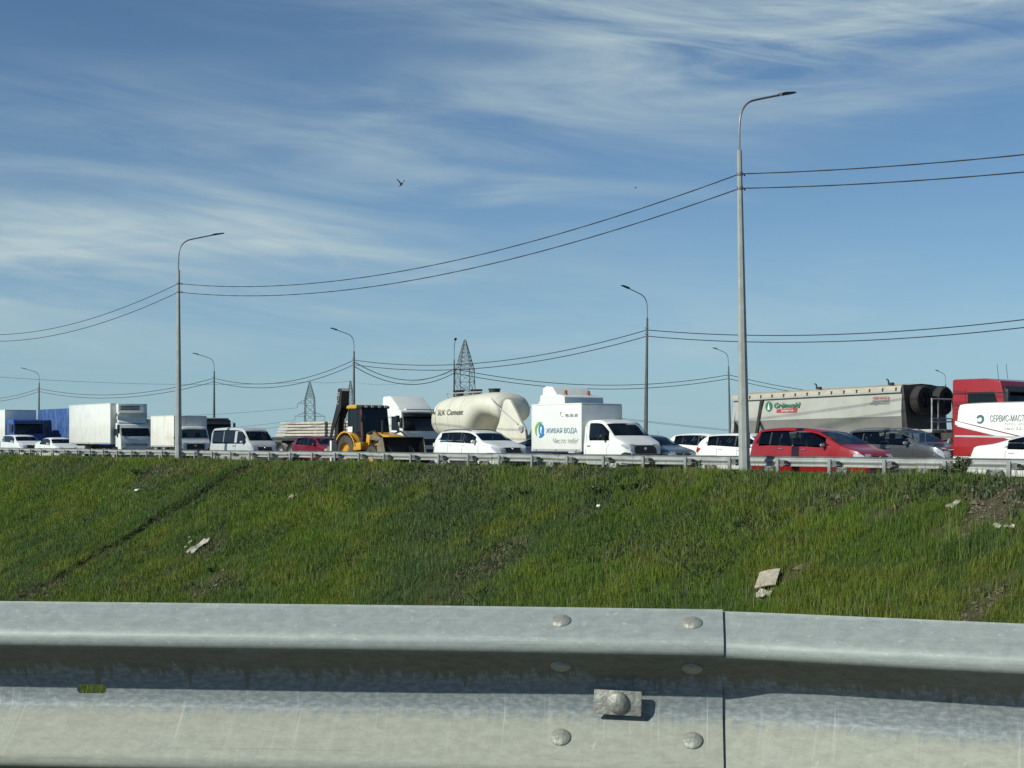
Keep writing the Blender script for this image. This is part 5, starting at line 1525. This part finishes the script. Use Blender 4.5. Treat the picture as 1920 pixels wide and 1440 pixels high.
# cab: floor block, corner posts, panes and roof
m = MB(); m.prism([(-.55, 1.0), (-.55, 1.38), (.80, 1.38), (.80, .95)], -.78, .78); cab_ = m.build('cab', BLACK, t, bevel=.03)
zr_ = z_at(690, 763, 37.0)
def cq(f, z): return f
for sg in (-1, 1):
    for (xa_, xb_) in ((-.54, -.44), (.25, .25), (.78, .58)):
        m = MB(); m.cyl((xa_, sg * .74, 1.36), (xb_, sg * .70, zr_ - .06), .045, n=6); m.build('cab_post', BLACK if xa_ < 1 else MANRED if sg < 0 and False else BLACK, cab_)
    y0_, y1_ = sg * .745, sg * .705
    for a_, b_, c_, d_ in ((-.50, .21, .21, -.40), (.29, .74, .54, .29)):
        pts = [(a_, y0_, 1.38), (b_, y0_, 1.38), (c_, y1_, zr_ - .08), (d_, y1_, zr_ - .08)]
        flat('side_window', pts if sg < 0 else pts[::-1], GLASS, t, .012)
flat('windshield', [(.80, -.70, 1.38), (.80, .70, 1.38), (.60, .66, zr_ - .08), (.60, -.66, zr_ - .08)], GLASS, t, .012)
flat('rear_window', [(-.57, .70, 1.38), (-.57, -.70, 1.38), (-.46, -.66, zr_ - .08), (-.46, .66, zr_ - .08)], GLASS, t, .012)
m = MB(); m.prism([(-.60, zr_ - .09), (-.54, zr_ + .06), (.15, zr_ + .10), (.30, zr_ + .08), (.30, zr_ - .09)], -.80, .80); m.build('roof', YELLOW, t, bevel=.04)
m = MB(); m.prism([(.302, zr_ - .09), (.302, zr_ + .075), (.68, zr_ + .05), (.76, zr_ - .04), (.70, zr_ - .09)], -.79, .79); rv = m.build('roof_visor', BLACK, t, bevel=.03)
for y in (-.55, -.2, .2, .55):
    m = MB(); m.lathe([(.07, 0), (.075, .05), (.001, .055)], 'x', 12); o = m.build('work_lamp', LAMP, rv); o.location = (.74, y, zr_ - .0)
m = MB(); m.cyl((.70, -.755, 1.45), (.60, -.72, zr_ - .10), .03, n=8); m.build('red_tube', MANRED, cab_)
flat('number_sticker', [(-.50, -.774, 1.62), (-.08, -.774, 1.62), (-.08, -.764, 1.88), (-.50, -.764, 1.88)], PLATE, t, .008)
m = MB(); m.cyl((1.75, -.30, 1.5), (1.75, -.30, 2.15), .05, n=10); m.build('exhaust_pipe', DARK, t)
for sg in (-1, 1):
    m = MB(); m.box(-.05, .05, -.10, .10, -.16, .16); o = m.build('mirror', BLACK, t, bevel=.02); o.location = (1.12, sg * .98, 2.25)
    m = MB(); m.cyl((0, 0, 0), (-.15, -sg * .26, .1), .015, n=5); m.build('mirror_arm', BLACK, o)
# front bucket
pr = [(2.95, .10), (3.62, .06), (3.66, .09), (3.05, .16), (2.93, .35), (2.93, .72), (3.10, .98), (3.32, 1.06), (3.30, 1.09), (3.05, 1.02), (2.86, .74), (2.86, .32)]
m = MB(); m.prism(pr, -1.12, 1.12); bk_ = m.build('loader_bucket', DARK, t); bk_.location = (-.29, 0, .30)
for y in (-1.14, 1.12):
    m = MB(); m.prism([(2.86, .32), (2.95, .10), (3.62, .06), (3.32, 1.06), (3.08, 1.0), (2.86, .74)], y, y + .02); m.build('bucket_side', MUD, bk_)
for k in range(9):
    y = -1.0 + .25 * k; m = MB(); m.prism([(3.60, .05), (3.76, .065), (3.60, .10)], y - .03, y + .03); m.build('tooth', MUD, bk_)
# rear excavator arm, folded upright
m = MB(); m.box(-1.45, -.92, -1.12, 1.12, .45, 1.05); m.build('rear_frame', DARK, t, bevel=.03)
m = MB(); m.box(-1.75, -1.40, -.83, -.27, .55, 1.25); m.build('kingpost', DARK, t, bevel=.03)
ztop_ = z_at(640, 730, 37.0)
bp = [(-1.60, .85), (-1.85, 1.05), (-1.70, 2.2), (-1.30, 3.05), (-1.13, 3.05), (-1.08, 2.85), (-1.42, 2.1), (-1.45, .95)]
m = MB(); m.prism(bp, -.72, -.38); bo = m.build('boom', BLACK, t, bevel=.03)
dp = [(-1.36, ztop_ - .02), (-1.12, ztop_), (-1.03, ztop_ - .12), (-1.10, 2.75), (-1.72, 1.8), (-2.12, .95), (-2.26, .98), (-1.98, 1.9), (-1.50, 2.9)]
m = MB(); m.prism(dp, -.77, -.74); m.prism(dp, -.36, -.33); m.prism([(x, z) for x, z in dp[:4]] + [(-1.50, 2.9)], -.74, -.36); di = m.build('dipper_arm', BLACK, t, bevel=.006)
text('JCB', .30, BOXGREY, t, (-1.36, -.782, 2.95), 'lettering', rot=(math.pi / 2, math.radians(-72), 0), width=.62)
m = MB(); m.prism([(-2.45, .62), (-2.12, .98), (-1.98, .80), (-2.05, .42), (-2.35, .34)], -.85, -.25); m.build('digging_bucket', MUD, t, bevel=.02)
m = MB(); m.cyl((-1.88, -.55, 1.1), (-1.62, -.55, 2.3), .05, n=8); m.build('hydraulic_ram', CHROME, bo)
for sg in (-1, 1):
    m = MB(); m.box(-.07, .07, -.07, .07, .18, 1.22); o = m.build('stabiliser_leg', WHITE, t, bevel=.01); o.location = (-1.38, sg * 1.10, 0)
    q = MB(); q.box(-.17, .17, -.14, .14, .12, .18); q.build('foot_pad', DARK, o, bevel=.015)

# ================================================================ lamp posts, cables, pylons
def make_lamp_post():
    root = empty('lamp_post', (0, 0, 0), 0)
    H = 10.15
    m = MB()
    m.cyl((0, 0, -.3), (0, 0, .12), .25, .205, 8, True, math.pi / 8); m.cyl((0, 0, .12), (0, 0, H), .190, .076, 8, True, math.pi / 8)
    post = m.build('post', POLE_M, root, ang=20)
    d = MB(); d.box(-.09, .09, -.176, -.150, .9, 1.35); d.build('access_door', POLE_M, post)
    m = MB()
    pts = [(0, 0, H - .25), (0, 0, H), (.01, 0, H + .65), (.06, 0, H + 1.08), (.22, 0, H + 1.38), (.50, 0, H + 1.60), (.85, 0, H + 1.71), (2.0, 0, H + 2.02)]
    m.tube(chaikin(pts, 2), .034, 8); m.build('bracket', ARM_M, root)
    m = MB(); m.prism([(1.90, H + 1.96), (1.92, H + 2.04), (2.10, H + 2.11), (2.58, H + 2.19), (2.66, H + 2.17), (2.60, H + 2.13), (2.05, H + 2.00)], -.13, .13); hd = m.build('lamp_head', HEAD_M, root, bevel=.02)
    for z in (9.42, 8.97):
        c = MB(); c.lathe([(.10, -.05), (.105, 0), (.10, .05)], 'z', 12); k = c.build('clamp', ARM_M, root); k.location = (0, 0, z)
        q = MB(); q.tube([(.06, 0, 0), (.20, 0, .02), (.24, 0, -.04)], .025, 6); q.build('hook', ARM_M, k)
    return root

def set_pose(o, loc, yaw, lean=0.0, sc=1.0, zs=None):
    """lean: metres of sideways drift (to the photo's left) per metre of height"""
    o.location = loc; o.rotation_mode = 'QUATERNION'
    o.rotation_quaternion = Matrix.Rotation(-lean, 3, 'Y').to_quaternion() @ Matrix.Rotation(yaw, 3, 'Z').to_quaternion()
    o.scale = (sc, sc, zs or sc)

YAW_OUT = math.atan2(EP.y, EP.x); YAW_IN = YAW_OUT + math.pi
POSTS = {}
post0 = make_lamp_post()
def lamp(key, px, p, label, yaw, group, lean=0.0, zs=1.0, pale=False, s=None, sc=1.0, base=None):
    o = post0 if not POSTS else copy_tree(post0)
    s = s_at(px, p) if s is None else s
    z = base if base is not None else (VERGE_Z if p < 40 else 0.0)
    loc = W(s, p, z)
    set_pose(o, loc, yaw, lean, sc, sc * zs)
    tag(o, label, 'lamp post', group)
    if pale:
        for c in o.children:
            if c.name.startswith('lamp_head'):
                c.data = c.data.copy(); c.data.materials.clear(); c.data.materials.append(HEADW_M)
    if p > 40:
        for c in o.children:
            if c.name.startswith('post'): c.data = FAR_POST
    POSTS[key] = (o, s, p, z, lean, sc * zs)
    return o
FAR_POST = [c for c in post0.children if c.name.startswith('post')][0].data.copy()
FAR_POST.materials.clear(); FAR_POST.materials.append(mat('pole_weathered', (.115, .135, .135), .7, .1, 0, .25, 3, .3, (.07, .075, .07)))
GN, GF_ = 'lamp posts along the barrier', 'lamp posts across the wide road'
lamp('A', 1396, 33.5, 'tall octagonal lamp post in front of the barrier beside the red people carrier', YAW_OUT, GN, .016)
lamp('B', 334.5, 33.5, 'lamp post in front of the barrier beside the mud-stained small box truck', YAW_OUT, GN, .000)
SP = POSTS['A'][1] - POSTS['B'][1]
lamp('A2', 0, 33.5, 'lamp post further along the barrier past the service van', YAW_OUT, GN, s=POSTS['A'][1] + SP)
lamp('B2', 0, 33.5, 'lamp post further along the barrier past the blue lorry', YAW_OUT, GN, s=POSTS['B'][1] - SP)
lamp('C', 1210, 74, 'lamp post rising behind the front of the water delivery truck', YAW_IN, GF_, -.014, 1.02)
lamp('D', 663, 74, 'lamp post with several cables rising behind the yellow digger', YAW_IN, GF_, -.004, .97)
lamp('E', 401, 74, 'lamp post rising above the dark tipper lorry', YAW_IN, GF_, -.004, .89)
lamp('F', 72, 74, 'pale headed lamp post between the blue lorry and the blue tarpaulin', YAW_IN, GF_, -.012, .93, pale=True)
lamp('C2', 0, 74, 'lamp post across the road beyond the tipper trailer', YAW_IN, GF_, s=POSTS['C'][1] + 45)
lamp('F2', 0, 74, 'lamp post across the road beyond the blue lorry', YAW_IN, GF_, s=POSTS['F'][1] - 45)
GX = 'lamp posts on the distant side road'
lamp('K', 851.5, 93, 'distant lamp post with a bare mast beside the lattice pylon', YAW_IN + 1.0, GX, 0, 1.0)
lamp('G', 1369.5, 127, 'distant lamp post behind the tail of the tipper trailer', YAW_IN, GX, .022, 1.0, pale=True)
lamp('H', 1773, 189, 'distant lamp post between the spare wheels and the red tractor cab', YAW_IN, GX, 0, .98, pale=True)
lamp('I', 1234, 640, 'tiny far lamp post over the grey-green hatchback', YAW_IN, GX, 0, .72, pale=True, sc=1.0)

def hang(key, h):
    o, s, p, z, lean, zs = POSTS[key]
    return W(s, p, z) + Vector((-lean * h * zs, 0, h * zs))

def cable(a, b, sag, r, label, group, material=CABLE_M, n=40, name='overhead_cable', twist=0.0):
    a, b = Vector(a), Vector(b)
    pts = [a.lerp(b, i / n) + Vector((0, 0, -4 * sag * (i / n) * (1 - i / n))) for i in range(n + 1)]
    m = MB()
    m.tube([p - a for p in pts], r, 6, rs=[r * (1 + twist * math.sin(i * 2.1)) for i in range(n + 1)])
    o = m.build(name, material, None); o.location = a
    return tag(o, label, 'cable', group)
for hi, word in ((9.42, 'upper'), (8.97, 'lower')):
    g1 = 'twisted cables along the barrier'
    cable(hang('B', hi), hang('A', hi), 1.30, .017, f'{word} twisted cable slung between the two lamp posts by the barrier', g1, n=80, twist=.15)
    cable(hang('A', hi), hang('A2', hi), 1.25, .017, f'{word} twisted cable leaving the tall lamp post above the tipper trailer', g1, n=80, twist=.15)
    cable(hang('B2', hi), hang('B', hi), 1.30, .017, f'{word} twisted cable from the box truck lamp post over the blue lorry', g1, n=60)
    g2 = 'cables across the wide road'
    for a_, b_, lb in (('C', 'D', 'between the posts behind the cement tanker'), ('D', 'E', 'over the concrete slab lorry'), ('E', 'F', 'above the refrigerated lorry'), ('C2', 'C', 'above the tipper trailer'), ('F', 'F2', 'over the blue lorry')):
        cable(hang(a_, hi - .15), hang(b_, hi - .15), 1.35, .030, f'{word} far cable {lb}', g2)
    g3 = 'cables along the distant side road'
    for a_, b_, lb in (('D', 'K', 'dipping from digger lamp post to bare mast'), ('K', 'G', 'running from tall pylon to post behind tipper'), ('G', 'H', 'sinking behind the tipper trailer')):
        cable(hang(a_, hi - .3), hang(b_, hi - .3), 1.5, .036, f'{word} thin cable {lb}', g3)

def pylon(px, Y, ytop, hw, ztap, arms, label, yaw=0.0, mr=.085, group='lattice pylons beyond the road'):
    k = F_PX / Y; X = (px - 960) / k
    zt = CAM_Z + (HOR - ytop) / k
    root = empty('power_pylon', (X, Y, -.08), yaw, label, 'pylon', group)
    m = MB(); zt += .08
    def hwid(z): return hw * 1.25 - hw * .25 * z / ztap if z < ztap else hw + (.18 - hw) * (z - ztap) / (zt - ztap)
    lv = list(np.linspace(0, ztap, 7)) + list(np.linspace(ztap, zt, 8))[1:]
    for a, b in zip(lv[:-1], lv[1:]):
        ha, hb = hwid(a), hwid(b)
        ca = [(-ha, -ha), (ha, -ha), (ha, ha), (-ha, ha)]; cb = [(-hb, -hb), (hb, -hb), (hb, hb), (-hb, hb)]
        for i in range(4):
            j = (i + 1) % 4
            m.cyl((*ca[i], a), (*cb[i], b), mr * 1.3, n=4, cap=False)
            m.cyl((*ca[i], a), (*cb[j], b), mr * .75, n=4, cap=False)
            m.cyl((*ca[j], a), (*cb[i], b), mr * .75, n=4, cap=False)
            m.cyl((*cb[i], b), (*cb[j], b), mr * .75, n=4, cap=False)
    m.build('lattice', LATTICE_M, root, smooth=False)
    tips = [Vector((0, 0, zt))]
    for z, l in arms:
        m = MB(); h = hwid(z); sg = 1 if l > 0 else -1
        tip = (l, 0, z)
        for y in (-h, h):
            m.cyl((sg * h * .9, y, z), tip, mr, n=4); m.cyl((sg * h * .7, y * .8, z + 1.9), tip, mr * .8, n=4)
        for f in (.3, .6):
            x = sg * h + (l - sg * h) * f
            m.cyl((x, -h * (1 - f), z), (x, h * (1 - f), z), mr * .6, n=4); m.cyl((x, 0, z), (x - sg * .6, 0, z + 1.9 * (1 - f)), mr * .6, n=4)
        m.build('cross_arm', LATTICE_M, root, smooth=False)
        i_ = MB(); i_.lathe([(.05, 0), (.14, -.3), (.05, -.5), (.14, -.8), (.05, -1.1), (.14, -1.3), (.04, -1.6)], 'z', 8); o = i_.build('insulator', HV_M, root); o.location = tip
        tips.append(Vector((l, 0, z - 1.6)))
    R_ = Matrix.Rotation(yaw, 3, 'Z')
    return [Vector((X, Y, -.08)) + R_ @ v for v in tips]
P1 = pylon(871.5, 390, 637, 2.05, 21.0, ((14.5, 5.0), (14.5, -5.0)), 'tall lattice pylon right behind the cement tanker', 1.25)
armset = ((16.0, -4.9), (11.0, -5.9), (11.0, 5.9))
P2 = pylon(581, 560, 716, 1.75, 18.2, armset, 'small lattice pylon over the concrete slabs', 0.0)
P3 = pylon(657, 565, 714, 1.3, 16.0, ((16.0, -3.0),), 'slim lattice pylon half hidden by the lamp post behind the digger', 1.4)
P4 = pylon(-850, 300, 616, 2.05, 18.2, armset, 'lattice pylon carrying lines beyond the blue lorry', .2)
for i, (a, b) in enumerate(zip(P2, P4)):
    cable(a, b, 5.0 + .8 * i, .045, ('earth wire', 'upper conductor', 'lower outer conductor', 'lower inner conductor')[i] + ' running from the small pylon across the sky over the lorries', 'high voltage lines', HV_M, 40, 'power_line')
cable(P2[0], P3[0], .6, .05, 'short earth wire joining the two small pylons', 'high voltage lines', HV_M, 12, 'power_line')
cable(P3[0], P1[0] + Vector((0, 0, -7.5)), 3.0, .045, 'wire from the slim pylon to the tall pylon', 'high voltage lines', HV_M, 20, 'power_line')
P5 = Vector((62, 330, 8.0))
P6 = pylon(1700, 460, 815, 1.6, 2.2, ((1.6, -4.0), (1.6, 4.0)), 'pylon hidden behind the tipper trailer', 1.0, group='lattice pylons beyond the road')
cable(P1[1], P6[1] + Vector((0, 0, 0)), 1.0, .045, 'upper wire sloping from the tall pylon behind the tanker', 'high voltage lines', HV_M, 20, 'power_line')
cable(P1[2], P6[2] + Vector((0, 0, 0)), 1.4, .045, 'lower wire sloping from the tall pylon behind the tanker', 'high voltage lines', HV_M, 20, 'power_line')

# ================================================================ birds, litter, weeds
def bird(px, py, Y, span, label, flap, yaw):
    k = F_PX / Y
    m = MB()
    m.lathe([(.001, -.09), (.012, -.075), (.02, -.03), (.024, .02), (.018, .06), (.014, .075), (.017, .088), (.010, .103), (.001, .115)], 'x', 10)
    for sg in (-1, 1):
        rows = []
        for i in range(7):
            f = i / 6; y = sg * span * .5 * math.sin(f * 1.2) / math.sin(1.2) * .55; z = flap * span * .5 * (f ** 1.1) * (1 - .55 * f * (f > .7)) 
            ch = .055 * (1 - f) ** .6 + .004; x = .02 - .06 * f * f
            rows.append([(x + ch * .5, y, z), (x, y, z + .006), (x - ch * .5, y, z)])
        m.grid(rows)
        m.add([(-.075, sg * .004, 0), (-.165, sg * .035, .002), (-.11, sg * .008, -.002)], [(0, 1, 2)])
    o = m.build('bird', BIRD_M, None)
    o.location = ((px - 960) / k, Y, CAM_Z + (HOR - py) / k); o.rotation_euler = (.2, -.6, yaw)
    tag(o, label, 'bird', 'birds over the road')
bird(752, 346, 34, .42, 'dark swallow with raised wings gliding above the yellow digger', 1.0, 1.2)
bird(1192, 352, 95, .34, 'tiny dark bird high above the water delivery truck', .5, .4)

def crumple(name, px, py, sx, sy, hgt, label, material, seed, yaw=0.0, cat='litter', ribs=0, lift=.05):
    s, p = slope_hit(px, py)
    rng = np.random.default_rng(seed); n = 15
    rows_t, rows_b = [], []
    for i in range(n):
        rt, rb = [], []
        for j in range(n):
            u, v = i / (n - 1) * 2 - 1, j / (n - 1) * 2 - 1
            e = 1 - .22 * float(vnoise(math.atan2(v, u) * 2.2 + 20, seed * 1.7, 3)) * (u * u + v * v) ** .5 * (0 if ribs else 1.6)
            x, y = u * sx / 2 * e, v * sy / 2 * e
            z = (float(fbm(u * 2 + seed, v * 2 + 5, seed)) - .35) * hgt * 1.6 if not ribs else (.5 + .5 * math.cos(v * ribs * math.pi)) * .02 + hgt * (1 - u * u * .4) * .4
            rt.append((x, y, z)); rb.append((x, y, z - .025))
        rows_t.append(rt); rows_b.append(rb)
    m = MB(); m.grid(rows_t); m.grid(rows_b)
    ring = lambda r: [r[0][j] for j in range(n)] + [r[i][n - 1] for i in range(1, n)] + [r[n - 1][j] for j in range(n - 2, -1, -1)] + [r[i][0] for i in range(n - 2, 0, -1)]
    a, b = ring(rows_t), ring(rows_b); a.append(a[0]); b.append(b[0]); m.grid([a, b])
    o = m.build(name, material, None, ang=50)
    nrm = Vector((-CT * GRADE, -ST * GRADE, 1)).normalized()
    o.rotation_mode = 'QUATERNION'
    o.rotation_quaternion = nrm.to_track_quat('Z', 'Y') @ Matrix.Rotation(yaw, 3, 'Z').to_quaternion()
    o.location = W(s, p, float(ground_z(np.array([s]), np.array([p]))[0]) + lift)
    return tag(o, label, cat)
LIT2 = mat('litter_beige', (.38, .34, .26), .75, 0, 0, .3, 9, .35, (.22, .18, .12), .3)
def near_bits(main, px, py, k, seed, spread):
    rr = random.Random(seed)
    for i in range(k):
        crumple('debris', px + rr.uniform(-spread, spread), py + rr.uniform(-spread * .4, spread * .4), rr.uniform(.10, .22), rr.uniform(.08, .16), .05, main, LITTER_M, seed * 10 + i, rr.uniform(0, 6), 'litter', 0, .12)['group'] = main
crumple('plastic_sheet', 374, 1029, .55, 1.35, .16, 'long torn scrap of white plastic lying in the grass', LITTER_M, 3, .3, lift=.14)
crumple('ribbed_panel', 1440, 1100, .55, .85, .14, 'broken ribbed beige panel half sunk in grass above the barrier splice', LIT2, 6, .5, ribs=5, lift=.16)
crumple('torn_sack', 1432, 1122, .45, .35, .12, 'crumpled pale sack under the ribbed panel', LITTER_M, 12, .1, lift=.10)
crumple('plastic_bag', 1788, 958, .45, .30, .10, 'pale rag on the bare soil below the service van', LITTER_M, 15, .9, lift=.12)
crumple('paper_scrap', 548, 936, .35, .40, .10, 'yellowish paper scrap below the dark red hatchback', LIT2, 18, .4, lift=.14)
crumple('plastic_bottle_scrap', 256, 926, .30, .20, .08, 'small white plastic piece beside the bare strip under the lamp post', WHITE_T, 21, .2, lift=.14)
crumple('paper_scrap', 1122, 957, .16, .10, .05, 'tiny white paper scrap in the middle of the grassy bank', WHITE_T, 23, .2, lift=.2)
near_bits('small pale crumbs of rubble on the bare soil', 1882, 1003, 5, 31, 16)
near_bits('loose pale stones beside the long plastic scrap', 355, 1020, 3, 34, 26)

def weed(px, py, h, wid, n, col, label, seed, p=None):
    s, p_ = slope_hit(px, py)
    if p is not None: p_ = p; s = s_at(px, p)
    rng = np.random.default_rng(seed)
    z0 = float(ground_z(np.array([s]), np.array([p_]))[0])
    root = empty('weed', W(s, p_, z0), 0, label, 'weed')
    st = MB()
    stems = []
    for i in range(max(5, n // 14)):
        a = rng.uniform(0, 6.28); r = wid * rng.uniform(.1, .5); hh2 = h * rng.uniform(.6, 1.0)
        q = [Vector((math.cos(a) * r * f, math.sin(a) * r * f, hh2 * f - .03)) for f in (0, .35, .7, 1.0)]
        st.tube(q, .006, 4); stems.append(q)
    st.build('stem', WEED_STEM, root)
    lv = MB()
    for i in range(n):
        q = stems[rng.integers(len(stems))]; f = rng.uniform(.15, 1.0) * 2.99; k = int(f); c = q[k].lerp(q[min(k + 1, 3)], f - k)
        d = Vector((rng.normal(), rng.normal(), rng.normal() * .5 + .3)).normalized(); L_ = rng.uniform(.06, .13); wd = L_ * .32
        sd = d.cross(Vector((0, 0, 1)));  sd = sd.normalized() if sd.length > .01 else Vector((1, 0, 0))
        up = Vector((0, 0, L_ * .15))
        lv.add([c, c + d * L_ * .5 + sd * wd + up, c + d * L_, c + d * L_ * .5 - sd * wd + up], [(0, 1, 2), (0, 2, 3)])
    lv.build('foliage', mat('weed_leaf_%d' % (seed % 3), col, .6, 0, 0, .5, 7), root, smooth=False)['kind'] = 'stuff'
    return root
WEED_STEM = mat('weed_stem', (.06, .075, .03), .8)
weed(1800, 884, .72, .8, 420, (.065, .11, .03), 'bushy weed growing up in front of the barrier below the white saloon and service van', 1, 33.6)
weed(1780, 888, .45, .6, 220, (.055, .10, .028), 'lower weed leaning against the bushy weed by the barrier', 2, 33.5)
weed(1310, 872, .55, .35, 120, (.07, .10, .035), 'thin weed by the barrier below the white hatchback', 3, 33.8)
weed(983, 935, .35, .5, 160, (.030, .062, .026), 'dark green weed clump in the middle of the bank below the dark blue saloon', 4)
weed(258, 895, .45, 1.3, 260, (.035, .068, .026), 'dark leafy weed clump beside the lamp post by the small box truck', 5)
weed(1120, 925, .40, .9, 200, (.075, .10, .055), 'grey-green weed patch below the water delivery truck', 6)
weed(1175, 918, .38, .9, 180, (.075, .10, .055), 'grey-green weed patch below the grey-green hatchback', 7)
weed(400, 1070, .35, 1.0, 160, (.03, .06, .022), 'dark weed clump above the eroded patch near the plastic scrap', 8)
